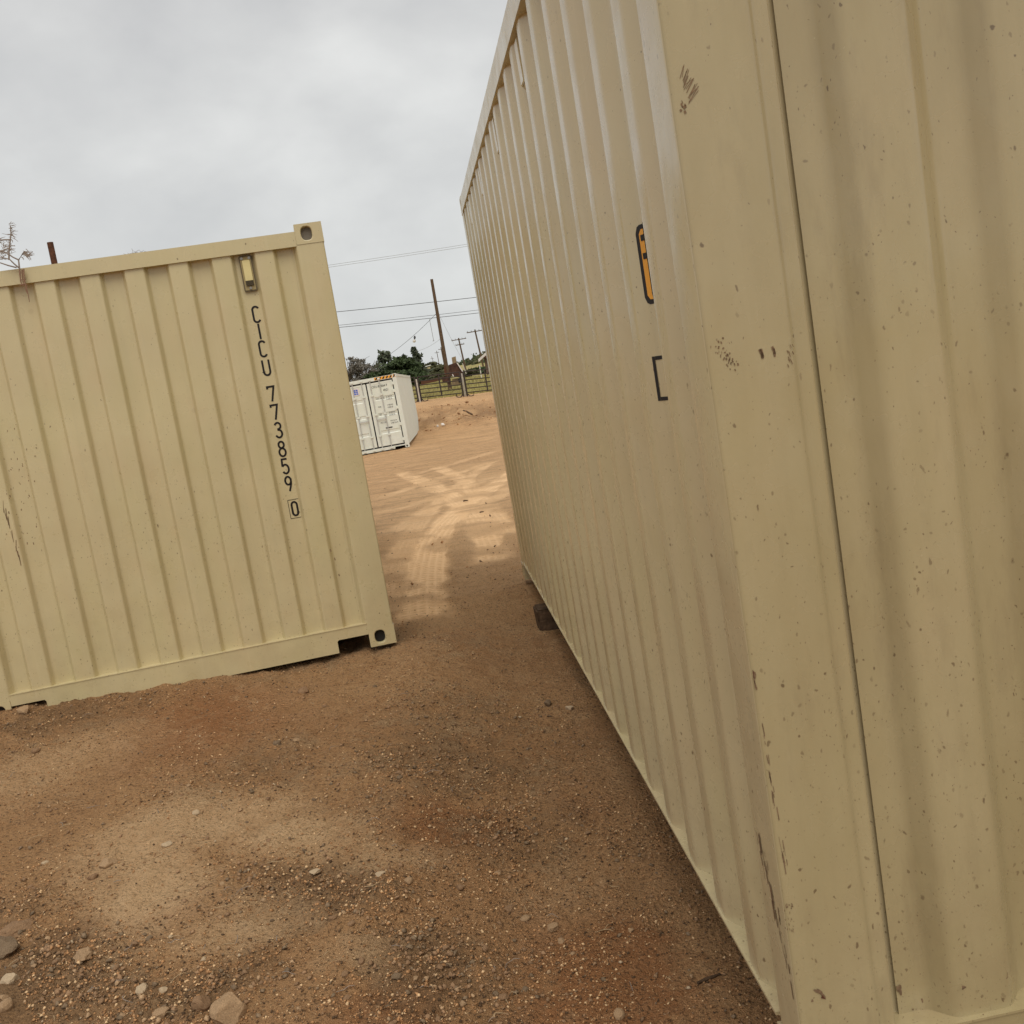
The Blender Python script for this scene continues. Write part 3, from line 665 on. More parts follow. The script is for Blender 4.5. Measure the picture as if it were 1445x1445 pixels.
blotch([(1157, 1401, .004, .014, .75, 'rustmark', .0018), (1162, 1408, .0028, .0055, .75, 'rust', .0012)])
blotch([(1147, 1413, .0022, .003, 0, 'rustmark', .0018)])
for u, v, a_, b_, dp in ((1269, 1396, .0055, .012, .0655), (1302, 1411, .004, .005, .0655), (1307, 1434, .0045, .004, .0655), (1288, 1424, .002, .002, .0655), (1299, 1427, .0035, .003, .0655), (1359.6, 1393, .0045, .0045, .0055), (1393, 1398, .0015, .0012, .0055), (1387, 1431, .0015, .0015, .0055), (1420, 1380, .0012, .0012, .0055)):
    blotch([(u, v, a_, b_, .2, 'rustmark', -.0012)], 'mud_spot', dp)
mk = []
for k in range(24):
    f = rs.random(); u = 1064+38*f+rs.uniform(-1, 6); v = 1010+210*f+rs.uniform(-10, 10); a = inv_end(u+4, v); a = (max(a[0], .011), a[1]); mk.append(([a, (a[0]+rs.uniform(0, .002), a[1]-rs.uniform(.006, .03))], rs.uniform(.0006, .002)))
for k in range(26):
    a = inv_end(1106+rs.uniform(0, 14), 1275+rs.uniform(0, 38)); mk.append(([a, (a[0]+.001, a[1]-rs.uniform(.002, .006))], rs.uniform(.0006, .002)))
scuff(mk)
# scrape on the post's side flange
mb = MB()
for k in range(34):
    f = rs.random(); y = .13-.11*f+rs.uniform(-.012, .012); z = .62-.28*f+rs.uniform(-.04, .05)
    if not .012 < y < .15: continue
    ribbon(mb, [(y, z), (y-rs.uniform(.0, .006), z-rs.uniform(.01, .05))], rs.uniform(.0015, .005), lambda a, b: (.0018, a, b))
mb.build('scrape', M['rustmark'], R)['kind'] = 'stuff'

def inv_left(u, v, dep=.0135):
    d = Vector(ray(u, v)); o = LO+LA[1]*dep-Vector((0, 0, CZ)); q = d*(o.dot(LA[1])/d.dot(LA[1]))-(LO-Vector((0, 0, CZ))); return q.dot(LA[0]), q.dot(LA[2])
mb = MB(); PLL = lambda x, z: (x, .0140, z)
for k in range(46):
    u = rs.uniform(4, 52); v = 610+170*rs.random()+rs.gauss(0, 12); a = inv_left(u, v); ribbon(mb, [a, (a[0]+rs.uniform(-.003, .004), a[1]-rs.uniform(.004, .014))], rs.uniform(.002, .006), PLL)
for k in range(14):
    f = rs.random(); a = inv_left(2+26*f+rs.uniform(-2, 2), 705+80*f); b = inv_left(5+26*f+rs.uniform(-1, 1), 722+78*f); ribbon(mb, [a, b], rs.uniform(.001, .004), PLL)
for (u, v) in ((517, 882), (534, 885), (466, 800), (472, 812), (478, 835), (222, 765)):
    a = inv_left(u, v-25); ribbon(mb, [a, (a[0]+.002, a[1]-rs.uniform(.012, .03))], rs.uniform(.004, .007), PLL)
mb.build('scuff_mark', M['rustmark'], L)['kind'] = 'stuff'
# door prints on the white container
def text_mesh(txt, size, xl, z, y=.0195, align='LEFT', mat='black', name='door_print', parent=None, sx=.75):
    cu = bpy.data.curves.new('print', 'FONT'); cu.body = txt; cu.size = size; cu.align_x = align
    ob = bpy.data.objects.new('print', cu); COL.objects.link(ob); bpy.context.view_layer.update()
    me = bpy.data.meshes.new_from_object(ob.evaluated_get(bpy.context.evaluated_depsgraph_get())); bpy.data.objects.remove(ob); bpy.data.curves.remove(cu)
    me.transform(Matrix(((sx, 0, 0, 0), (0, 0, 1, 0), (0, 1, 0, 0), (0, 0, 0, 1)))); me.materials.clear(); me.materials.append(M[mat])
    return link(name, me, parent or Cn, (xl, y, z))
HH = 2.896; PY = .018
text_mesh('CICU 823064 9', .125, CW-1.02, HH-.42, PY); text_mesh('45G1', .125, CW-.60, HH-.60, PY)
for zz, t1 in ((2.02, 'MAX. GROSS'), (1.70, 'TARE'), (1.40, 'NET'), (1.08, 'CU. CAP.')):
    text_mesh(t1, .075, CW-.93, zz, PY); text_mesh({'MAX. GROSS': '32 500 KG', 'TARE': '3 900 KG', 'NET': '28 600 KG', 'CU. CAP.': '76.4 CU.M'}[t1], .075, CW-.55, zz+.02, PY); text_mesh({'MAX. GROSS': '71 650 LB', 'TARE': '8 600 LB', 'NET': '63 050 LB', 'CU. CAP.': '2 700 CU.FT'}[t1], .075, CW-.55, zz-.07, PY)
mb = MB(); mb.box((CW-.78, PY-.001, .86), (CW-.52, PY+.002, .90)); mb.build('door_plate', M['black'], Cn)
mb = MB(); mb.box((.66, PY-.002, 2.30), (.92, PY+.002, 2.58)); lg = mb.build('blue_sticker', M['trim'], Cn)
mb = MB()
for i in range(2):
    for j in range(3): mb = MB(); mb.box((.71+i*.085, PY-.005, 2.34+j*.07), (.71+i*.085+.07, PY-.0021, 2.34+j*.07+.055)); mb.build('sticker_mark', M['blue'], lg)
tape = MB(); tape.box((CW-.86, .001, HH-.135), (CW-.02, .0058, HH-.035)); tp = tape.build('hazard_tape', M['orange'], Cn)
for k in range(6): mb = MB(); x = CW-.84+k*.14; mb.prism([(x, HH-.132), (x+.06, HH-.132), (x+.12, HH-.038), (x+.06, HH-.038)], -.002, .0008, 'y'); mb.build('tape_stripe', M['black'], tp)

# ------------------------------------------------------------------ timber under the right container
p = Vector((.055, 6.80, 0)); gz = float(hbase(np.array([p.x]), np.array([p.y]))[0])
mb = MB(); mb.box((0, 0, -.03), (1.1, .20, .135)); me = mb.mesh('timber_block', M['timber'])
bm = bmesh.new(); bm.from_mesh(me); bmesh.ops.bevel(bm, geom=bm.edges[:], offset=.012, segments=2, affect='EDGES'); bmesh.ops.subdivide_edges(bm, edges=bm.edges[:], cuts=2)
for v in bm.verts: v.co += Vector((mnoise.noise(v.co*9), mnoise.noise(v.co*9+Vector((5, 0, 0))), mnoise.noise(v.co*9+Vector((0, 7, 0)))))*.008
bm.to_mesh(me); bm.free()
tag(link('timber_block', me, None, (p.x, p.y, gz), (0, 0, .10)), 'dark timber block on the dirt holding up the right tan container', 'timber block')

# ------------------------------------------------------------------ rocks, gravel, twigs
def rock_mesh(name, seed, mat, flat=.6, sub=2, cuts=7):
    r = random.Random(seed); bm = bmesh.new(); bmesh.ops.create_icosphere(bm, subdivisions=sub, radius=.5)
    for k in range(cuts):
        n = Vector((r.gauss(0, 1), r.gauss(0, 1), r.gauss(0, 1))).normalized(); d = r.uniform(.26, .42)
        for v in bm.verts:
            e = v.co.dot(n)-d
            if e > 0: v.co -= n*e
    off = Vector((r.random()*50, r.random()*50, 0))
    for v in bm.verts: v.co += v.co.normalized()*(.06*mnoise.noise(v.co*4+off)+.03*mnoise.noise(v.co*11+off)); v.co.z *= flat
    me = bpy.data.meshes.new(name); bm.to_mesh(me); bm.free(); me.materials.append(mat); return me
GRP = 'loose stones on the dirt'
NAMED = [(22, 1312, 46, .28, 1, 'flat brown slab of stone at the left edge of the dirt'), (323, 1415, 52, .75, 0, 'largest brown rock, half buried at the bottom of the dirt'),
 (283, 1414, 24, .9, 1, 'small upright rock touching the largest brown rock'), (14, 1383, 26, .8, 3, 'pale tan angular rock at the left edge below the slab'),
 (122, 1357, 27, .6, 0, 'pointed tan rock lying right of the flat slab'), (152, 1221, 24, .6, 0, 'blocky tan stone on the pale dusty ground'),
 (133, 1241, 13, .7, 1, 'small brown stone just below the blocky tan stone'), (201, 1399, 19, .7, 3, 'pale three-cornered stone among gravel at bottom left'),
 (229, 1394, 13, .5, 3, 'flat pale chip beside the three-cornered stone'), (227, 1423, 22, .45, 0, 'flat tan stone in gravel left of the largest rock'),
 (445, 1234, 18, .35, 3, 'flat yellowish stone above the dark gravel patch'), (237, 1194, 14, .4, 3, 'whitish flat chip in the middle of the dusty patch'),
 (277, 1150, 11, .7, 3, 'small white stone at the top of the dusty patch'), (64, 1219, 11, .4, 3, 'thin white chip on the left of the dusty patch'),
 (392, 1052, 13, .6, 2, 'dark stone on the dirt in front of the left container'), (419, 1050, 11, .5, 0, 'tan stone right of the dark stone'),
 (50, 1059, 14, .5, 1, 'brown stone in gravel below the left container'), (8, 1419, 20, .8, 0, 'tan rock cut by the bottom left picture edge'),
 (4, 1338, 42, .6, 2, 'dark grey rock lying under the edge of the flat slab'), (781, 1307, 17, .6, 0, 'rounded tan stone alone on red dirt'),
 (873, 1427, 16, .8, 0, 'tan stone near the right container at the bottom'), (562, 1379, 17, .5, 2, 'grey stone on the rim of the dark gravel'),
 (538, 1236, 15, .4, 3, 'white broken chip on pale dirt'), (578, 1244, 14, .6, 0, 'jagged tan stone right of the white broken chip'),
 (718, 1274, 18, .5, 1, 'brown stone at the head of a small stone cluster'), (742, 1295, 15, .5, 0, 'tan stone at the foot of the small stone cluster'),
 (648, 1248, 12, .6, 1, 'brown stone left of the small stone cluster'), (774, 990, 13, .85, 2, 'round grey stone beside the right container'),
 (804, 998, 13, .8, 3, 'pale stone at the shaded edge of the right container'), (36, 1003, 20, .5, 0, 'tan stone against the foot of the left container'),
 (430, 978, 17, .6, 1, 'brown stone in front of the left container end'), (711, 1405, 15, .5, 1, 'brown flat stone at the lower middle of the dirt')]
for i, (u, v, w, fl, mi, lab) in enumerate(NAMED):
    q = gnd(u, v+w*fl*.2); D = (q-Vector((0, 0, CZ))).length; s = w/FPX*D*1.12
    o = link('stone', rock_mesh('stone', 100+i, ROCKM[mi], fl, 3 if w > 20 else 2, 12 if w > 20 else 8), None, (q.x, q.y, q.z+s*fl*.18), (rs.uniform(-.15, .15), rs.uniform(-.15, .15), rs.uniform(0, 6)), (s, s*rs.uniform(.75, .95), s))
    tag(o, lab, 'stone', GRP)
protos = [rock_mesh('stone', 300+k, ROCKM[k % 3], .6, 2) for k in range(9)]
# random medium stones that nothing tells apart
n = 0
while n < 90:
    u = rs.uniform(0, 1000); v = rs.uniform(960, 1445)
    if u > 700+(v-960)*.62 or (u < 560 and v < 1010-u*.12): continue
    q = gnd(u, v)
    if float(gravel_mask(np.array([q.x]), np.array([q.y]))[0]) < rs.random()*.8: continue
    s = rs.uniform(.018, .034); o = link('stone', rs.choice(protos), None, (q.x, q.y, q.z+s*.10), (rs.uniform(-.4, .4), rs.uniform(-.4, .4), rs.uniform(0, 6)), (s, s*.85, s*.9))
    tag(o, 'small brown stone lying loose among the gravel', 'stone', 'small stones among the gravel'); n += 1
# gravel: tens of thousands of chips as one mesh
def gravel():
    base = np.array([(1,0,0),(-1,0,0),(0,1,0),(0,-1,0),(0,0,1),(0,0,-1)], float)
    tri = np.array([(0,2,4),(2,1,4),(1,3,4),(3,0,4),(2,0,5),(1,2,5),(3,1,5),(0,3,5)])
    def scatter(K, r0, r1, dens0, dens1, smin, smax, sc, mats, name, label, cl0, seed, cat):
        r = r0*np.exp(rng.random(K)*math.log(r1/r0)); a = np.radians(rng.uniform(-30, 22, K)); x = r*np.sin(a); y = r*np.cos(a)
        g = np.clip(mask('g', x, y), 0, 1); d = np.clip(mask('d', x, y), 0, 1); tr = tracks(x, y)[0]; dn = (dens0+(dens1-dens0)*g)*(1-.9*tr)*(1-.85*d)
        cl = fbm(x*4, y*4, 3, seed); keep = rng.random(K) < dn*(cl0+(1.5-cl0)*sm(.4, .65, cl)); x, y, g = x[keep], y[keep], g[keep]; K = len(x)
        z = hbase(x, y)+hrough(x, y); s = np.minimum(smin*np.exp(rng.exponential(sc, K)), smax)*(.9+.3*g)
        v = base[None]*rng.uniform(.6, 1.25, (K, 6, 1)); v[:, :, 2] *= rng.uniform(.45, .9, (K, 1))
        t = rng.uniform(0, 6.28, K); c, sn = np.cos(t)[:, None], np.sin(t)[:, None]
        tl = rng.normal(0, .35, (K, 1)); vx = v[:, :, 0]*c-v[:, :, 1]*sn; vy = v[:, :, 0]*sn+v[:, :, 1]*c; vz = v[:, :, 2]+vx*tl
        P = np.stack([x[:, None]+vx*s[:, None], y[:, None]+vy*s[:, None], z[:, None]+(vz+.25)*s[:, None]], -1).reshape(-1, 3).astype(np.float32)
        F = (np.arange(K)[:, None, None]*6+tri[None]).reshape(-1, 3)
        me = bpy.data.meshes.new(name); nf = len(F); me.vertices.add(len(P)); me.vertices.foreach_set('co', P.ravel()); me.loops.add(nf*3); me.loops.foreach_set('vertex_index', F.ravel().astype(np.int32))
        me.polygons.add(nf); me.polygons.foreach_set('loop_start', (np.arange(nf)*3).astype(np.int32))
        me.polygons.foreach_set('material_index', np.repeat(rng.choice(len(mats), K, p=[m[1] for m in mats]), 8).astype(np.int32)); me.update(calc_edges=True)
        for m in mats: me.materials.append(m[0])
        tag(link(name, me), label, cat, None, 'stuff')
    scatter(90000, 1.6, 13, .12, .85, .0028, .012, .52, list(zip(ROCKM, (.14, .56, .28, .02))), 'gravel', 'loose gravel and stone chips strewn over the reddish dirt', .35, 111, 'gravel')
    scatter(230000, 1.5, 9, .55, 1.0, .0022, .007, .42, [(SOIL[0], .38), (SOIL[1], .28), (SOIL[2], .14), (SOIL[3], .20)], 'soil_crumbs', 'small crumbs of reddish soil covering the dirt', .55, 131, 'soil')
    scatter(26000, 8, 42, .35, 1.0, .005, .020, .5, [(SOIL[0], .4), (SOIL[1], .4), (SOIL[3], .2)], 'far_clods', 'clods of soil scattered over the open yard', .15, 151, 'soil')
    scatter(5000, 49, 60, .8, 1.0, .025, .11, .5, [(SOIL[0], .5), (SOIL[1], .35), (SOIL[2], .15)], 'bank_clods', 'clods and lumps of dark soil on the dirt bank', .1, 171, 'soil')
SOIL = [pmat('soil_crumb', (.43, .235, .11), .95, .1, 0, .25, 12), pmat('dark_soil_crumb', (.28, .15, .07), .95, .1, 0, .25, 12), pmat('dusty_crumb', (.66, .45, .25), .95, .1, 0, .2, 12), pmat('blackish_soil_crumb', (.10, .062, .036), .95, .1, 0, .3, 12)]
gravel()
def twigs():
    mb = MB()
    for k in range(170):
        u = rs.uniform(0, 1080); v = rs.uniform(940, 1445)
        if u > 690+(v-940)*.66 or (u < 560 and v < 1000-u*.12): continue
        q = gnd(u, v); L_ = rs.uniform(.015, .07); a = rs.uniform(0, 6.28); c = rs.uniform(-1, 1); pts = []
        for i in range(5):
            f = i/4; pts.append((q.x+L_*f*math.cos(a+c*f), q.y+L_*f*math.sin(a+c*f), q.z+.006+.012*math.sin(f*3)*rs.random()))
        mb.tube(pts, [.0011, .0013, .0012, .001, .0006], 4, 0 if rs.random() < .6 else 1)
    tag(mb.build('dry_straw', [M['straw'], M['twig']]), 'bits of dry straw and twig scattered on the dirt', 'dry straw', None, 'stuff')
twigs()
for (u, v, du, dv, w, lab) in ((657, 706, 7, -1, .022, 'short dark stick lying on the pale tyre tracks'), (680, 724, 6, -1, .018, 'dark stick right of the tyre tracks near the right container'), (1140, 0, 0, 0, 0, None),
                               (1000, 1378, 32, -14, .010, 'thin dark twig on red dirt beside the right container'), (660, 580, 12, 1, .12, 'dark log on the dirt bank in front of the pipe fence')):
    if not lab: continue
    a = gnd(u-du/2, v-dv/2); b = gnd(u+du/2, v+dv/2); up = Vector((0, 0, w*.5))
    if (a-b).length > 2.5: b = a+(b-a).normalized()*1.2
    mb = MB(); c = (a+b)/2; mb.tube([a-c+up, (b-a)*-.15+up*1.3, (b-a)*.2+up, b-c+up*.9], [w*.5, w*.55, w*.45, w*.3], 7); tag(mb.build('stick', M['timber'], None, c), lab, 'stick')
for (u, v, w, lab) in ((625, 601, 6, 'upright white scrap on the dirt bank'), (618, 603, 5, 'low white scrap left of the upright one on the bank'), (617, 561, 4, 'small white scrap at the foot of the pipe fence')):
    q = gnd(u, v); s = w/FPX*q.length; tag(link('rock', rock_mesh('rock', int(u), M['porc'], .9, 2), None, (q.x, q.y, q.z+s*.3), (.2, .1, u), (s, s*.8, s)), lab.replace('scrap', 'rock'), 'rock')  # bits of white debris, shaped with the rock mesh

# ------------------------------------------------------------------ corral panels
def panel(uL, vL, uR, vR, D0, D1, label, double=True):
    a = at(uL, vL, D0); b = at(uR, vR, D1); a.z = ground_z(a.x, a.y); b.z = ground_z(b.x, b.y)
    d = b-a; Ln = d.length; X = d.normalized(); root = empty('corral_panel', a, 0); tag(root, label, 'fence', 'pipe corral panels along the dirt bank')
    def P(t, z): return X*(t*Ln)+Vector((0, 0, z))
    for t in (.012, .988):
        mb = MB(); mb.tube([P(t, .02), P(t, 1.62)], .055, 8); mb.build('post', M['fence'], root)
        s_ = 1 if t < .5 else -1; mb = MB(); mb.tube([P(t+.02*s_, .16), P(t+.05*s_, .03), P(t+.10*s_, .01), P(t+.15*s_, .05), P(t+.16*s_, .26)], .034, 6); mb.build('foot_loop', M['fence'], root)
    mb = MB(); mb.tube([P(.5, .2), P(.5, 1.6)], .045, 8); mb.build('post', M['fence'], root)
    for k in range(6):
        z = .26+k*.268; mb = MB(); mb.tube([P(.012, z), P(.988, z)], .036, 6); mb.build('rail', M['fence'], root)
    return root
panel(548, 566, 591, 565, 69, 68, 'pipe corral panel partly behind the white container')
panel(594, 565, 655, 560, 68, 67, 'middle pipe corral panel between white container and double post')
panel(659, 560, 720, 553, 67, 66, 'pipe corral panel running behind the right tan container')
panel(724, 553, 786, 547, 66, 65, 'pipe corral panel wholly behind the right tan container')
for (u, v, h, lab) in ((592.5, 565, 1.5, 'gate post with a highlight painted in, between the first two corral panels'), (657, 560, 1.5, 'gate post with a highlight painted in, at the double post right of the middle panel')):
    q = at(u, v, 67.6); q.z = ground_z(q.x, q.y); mb = MB(); mb.tube([(0, 0, 0), (0, 0, h)], .05, 8); tag(mb.build('gate_post', M['fence_pale'], None, q), lab, 'post')  # pale colour of the whole post stands in for its highlights

# ------------------------------------------------------------------ poles and wires
def pole(ub, vb, ut, vt, D, rb, rt, label, arms=(), lean=True, base_drop=1.0):
    b = at(ub, vb, D); t_ = at(ut, vt, D); b2 = Vector((b.x, b.y, min(b.z, ground_z(b.x, b.y))-.3))
    k = (b2.z-t_.z)/(b.z-t_.z); b2 = t_+(b-t_)*k
    root = empty('utility_pole', b2); tag(root, label, 'utility pole')
    mb = MB(); n_ = 7; pts = [(t_-b2)*(i/n_) for i in range(n_+1)]; mb.tube(pts, [rb+(rt-rb)*i/n_ for i in range(n_+1)], 10); mb.build('shaft', M['pole'], root)
    for (f, half) in arms:
        c = (t_-b2)*f; mb = MB(); mb.obox(c+Vector((0, -rt-.06, 0)), (half, 0, 0), (0, .06, 0), (0, 0, .07)); ar = mb.build('crossarm', M['pole'], root)
        for s_ in (-.9, -.45, .45, .9):
            mb = MB(); mb.tube([c+Vector((half*s_, -rt-.06, .07)), c+Vector((half*s_, -rt-.06, .25))], .04, 6); mb.build('insulator', M['wire'], ar)
    return root, t_
big, bigtop = pole(634, 541, 609, 394, 82, .17, .115, 'tall dark wooden pole without crossarms behind the fence')
pole(656, 517, 647, 477, 190, .17, .13, 'distant pole with two crossarms right of the tall pole', ((.955, 1.35), (.80, .8)))
pole(678, 500, 670, 465, 165, .16, .12, 'distant pole with one crossarm beside the right tan container', ((.955, 1.35),))
pole(627, 516, 622, 490, 330, .15, .12, 'faint far pole nearest the left side of the tall pole', ((.93, .9),))
pole(620, 515, 616, 495, 420, .15, .12, 'faint far pole in the middle of three', ((.93, .9),))
pole(613, 515, 609, 503, 560, .15, .12, 'faint far pole, shortest and leftmost of three', ((.9, .9),))
def wire(u0, v0, u1, v1, D, r, mat, label, ext=2.2, sag=.8, D1=None):
    a = at(u0, v0, D); b = at(u1, v1, D1 or D); d = b-a; A = a-d*ext; B = b+d*ext; pts = []
    if ext == 0: A, B = a, b
    c = (A+B)/2
    for i in range(25):
        f = i/24; g = A+(B-A)*f; m = 4*f*(1-f); m0 = 1-(1/(1+2*ext))**2 if ext else 1
        g = g+Vector((0, 0, sag*(m0-m) if ext else -sag*m)); pts.append(g-c)
    mb = MB(); mb.tube(pts, r, 5); return tag(mb.build('overhead_wire', mat, None, c), label, 'wire')
wire(476, 440, 668, 420, 110, .030, M['wire'], 'highest of the three dark wires crossing behind the tall pole')
wire(478, 459, 670, 438, 112, .020, M['wire'], 'fainter middle wire of the three crossing behind the tall pole')
wire(479, 462, 672, 442, 108, .026, M['wire'], 'lowest of the three dark wires crossing behind the tall pole')
wire(465, 374, 650, 346, 125, .020, M['wire_pale'], 'upper line of the pale pair of wires high in the sky gap')
wire(465, 377, 650, 349, 125, .020, M['wire_pale'], 'lower line of the pale pair of wires high in the sky gap')
wire(616, 442, 530, 513, 82, .014, M['wire'], 'thin guy wire sloping down left from the tall pole', 0, .25, 88)
wire(625, 475, 585, 496, 82, .010, M['wire_pale'], 'short faint wire left of the foot of the tall pole', 0, .2, 95)
wire(618, 440, 654, 510, 82, .009, M['wire_pale'], 'faint guy wire sloping down right from the tall pole', 0, .15, 84)
p = at(584, 474, 84); root = empty('hanging_insulator', p); tag(root, 'black and white insulator hanging from the sloping guy wire', 'insulator')
mb = MB(); mb.tube([(.06, 0, .0), (.05, 0, -.12), (.02, 0, -.24)], [.05, .09, .06], 8); mb.build('cap', M['wire'], root)
mb = MB(); mb.tube([(.02, 0, -.24), (-.02, 0, -.32), (-.05, 0, -.46), (-.06, 0, -.52)], [.05, .12, .12, .05], 8); mb.build('bell', M['porc'], root)
a = at(606, 450, 83); b = at(612, 481, 83); mb = MB(); mb.tube([(0, 0, 0), b-a], .022, 6); mb.tube([b-a+Vector((-.09, 0, 0)), b-a+Vector((.04, 0, .01))], .03, 6); tag(mb.build('hanging_rod', M['wire_pale'], None, a), 'grey rod hanging from the guy wire left of the tall pole', 'rod')

# ------------------------------------------------------------------ trees and scrub
def leaf_cloud(mb, blobs, n, s, seed, mi=0):
    r = random.Random(seed); tot = sum(b[3] for b in blobs)
    for (c, rx, rz, w) in blobs:
        sub = [(Vector((r.gauss(0, 1), r.gauss(0, 1), r.gauss(0, 1))).normalized()*r.uniform(.45, 1)) for _ in range(11)]
        for _ in range(int(n*w/tot)):
            q = r.choice(sub)+Vector((r.gauss(0, .22), r.gauss(0, .22), r.gauss(0, .2)))
            p = Vector(c)+Vector((q.x*rx, q.y*rx, q.z*rz)); a = Vector((r.gauss(0, 1), r.gauss(0, 1), r.gauss(0, .7))).normalized(); b = a.orthogonal().normalized(); k = s*r.uniform(.6, 1.5)
            mb.add([p+a*k, p+b*k*.6, p-a*k, p-b*k*.6], [(0, 1, 2, 3)], mi)
def tree(name, u, vt, D, wpx, mat, label, shape='round', dens=1600, leaf=.16, group=None):
    top = at(u, vt, D); gz = ground_z(top.x, top.y); h = top.z-gz; wd = wpx/FPX*D/2
    root = empty(name, (top.x, top.y, gz)); tag(root, label, 'tree' if 'tree' in name or 'pine' in name else 'bush', group)
    r = random.Random(int(u*7+vt)); tr = MB(); tr.tube([(0, 0, -.2), (.05*h*.2, 0, h*.35), (0, .02*h, h*.7), (0, 0, h*.96)], [h*.025+.03, h*.02+.02, h*.012+.01, .02], 7)
    blobs = []
    if shape == 'spire':
        for k in range(8):
            f = k/7; blobs.append(((r.uniform(-.12, .12)*wd, 0, h*(.25+.72*f)), wd*(1.12-f*.92)*r.uniform(.85, 1.1), h*.095, 1.3-f))
    elif shape == 'bare':
        for k in range(26):
            a = r.uniform(0, 6.28); z0 = h*r.uniform(.15, .6); q = Vector((0, 0, z0)); pts = [q]
            for i in range(4): q = q+Vector((math.cos(a)*wd*.28, math.sin(a)*wd*.28, h*.12))+Vector((r.gauss(0, .1), r.gauss(0, .1), r.gauss(0, .1)))*wd*.5; pts.append(q)
            tr.tube(pts, [.045, .035, .03, .02, .012], 4)
        for k in range(10): blobs.append(((r.uniform(-.8, .8)*wd, r.uniform(-.6, .6)*wd, h*r.uniform(.45, .95)), wd*.32, h*.12, 1))
    else:
        for k in range(12):
            f = r.random(); e = math.sqrt(max(.08, 1-(2*f-.75)**2)); a = r.uniform(0, 6.28)
            blobs.append(((math.cos(a)*wd*.62*e, math.sin(a)*wd*.62*e, h*(.18+.74*f)), wd*r.uniform(.34, .5), h*r.uniform(.12, .19), 1))
        for k in range(6):
            a = r.uniform(0, 6.28); tr.tube([(0, 0, h*.3), (math.cos(a)*wd*.3, math.sin(a)*wd*.3, h*.5), (math.cos(a)*wd*.6, math.sin(a)*wd*.6, h*.7)], [.06, .045, .02], 5)
    tr.build('trunk', M['bark'], root)
    mb = MB(); leaf_cloud(mb, blobs, dens, leaf, int(u)); mb.build('crown', M[mat], root)
BG = 'trees behind the white container'
tree('bare_tree', 492, 507, 118, 54, 'brush', 'leafless grey tree at the left edge of the gap', 'bare', 2550, .11, BG)
tree('bare_tree', 514, 513, 112, 37, 'brush', 'smaller leafless tree right of the larger grey one', 'bare', 1530, .11, BG)
tree('pine_tree', 539, 497, 120, 49, 'leaf_grey', 'grey-green tree with the tallest crown left of the guy wire', 'round', 2890, .20, BG)
tree('broadleaf_tree', 560, 509, 108, 71, 'leaf_dark', 'wide dark green tree right above the white container', 'round', 4420, .2, BG)
tree('broadleaf_tree', 536, 522, 106, 54, 'leaf_dark', 'dark green bushy tree behind the white container roof', 'round', 3060, .2, BG)
tree('pine_tree', 584, 493, 126, 32, 'leaf_blue', 'pointed blue-green conifer under the hanging insulator', 'spire', 3230, .2, BG)
tree('broadleaf_tree', 570, 502, 122, 21, 'leaf_blue', 'small dark tree on the left flank of the pointed conifer', 'round', 1190, .17, BG)
tree('broadleaf_tree', 580, 522, 102, 41, 'leaf_dark', 'low dark green tree at the right end of the white container', 'round', 2890, .18, BG)
tree('scrub_bush', 606, 512, 200, 41, 'olive', 'olive bush on the skyline left of the tall pole', 'round', 1530, .35, 'scrub on the skyline')
tree('scrub_bush', 624, 516, 180, 44, 'olive', 'olive scrub right behind the foot of the tall pole', 'round', 1530, .32, 'scrub on the skyline')
tree('scrub_bush', 603, 527, 140, 37, 'olive', 'low scrub below the tan building', 'round', 1360, .24, 'scrub on the skyline')
tree('scrub_bush', 622, 527, 135, 41, 'olive', 'low scrub left of the rusty machine', 'round', 1360, .24, 'scrub on the skyline')
tree('scrub_bush', 672, 520, 150, 41, 'leaf_dark', 'dark green bush on the slope below the house', 'round', 1870, .26, 'scrub on the skyline')
tree('scrub_bush', 690, 518, 140, 41, 'leaf_dark', 'dark green bush behind the right tan container edge', 'round', 1530, .26, 'scrub on the skyline')
tree('scrub_bush', 660, 523, 130, 27, 'olive', 'olive bush right of the rusty machine', 'round', 1190, .22, 'scrub on the skyline')
def scrub_band():                            # hillside scrub, beyond counting
    mb = MB(); r = random.Random(11)
    for k in range(300):
        u = r.uniform(470, 860); D = r.uniform(200, 330); q = at(u, 520, D); z = ground_z(q.x, q.y); s_ = r.uniform(.3, .9)
        for j in range(26):
            p = Vector((q.x+r.gauss(0, s_), q.y+r.gauss(0, s_), z+abs(r.gauss(0, s_*.55)))); a = Vector((r.gauss(0, 1), r.gauss(0, 1), r.gauss(0, 1))).normalized(); b = a.orthogonal(); w = r.uniform(.15, .35)
            mb.add([p+a*w, p+b*w, p-a*w, p-b*w], [(0, 1, 2, 3)], 0 if k % 3 else 1)
    tag(mb.build('hillside_scrub', [M['olive'], M['leaf_dark']]), 'olive scrub covering the far hillside', 'scrub', None, 'stuff')
scrub_band()
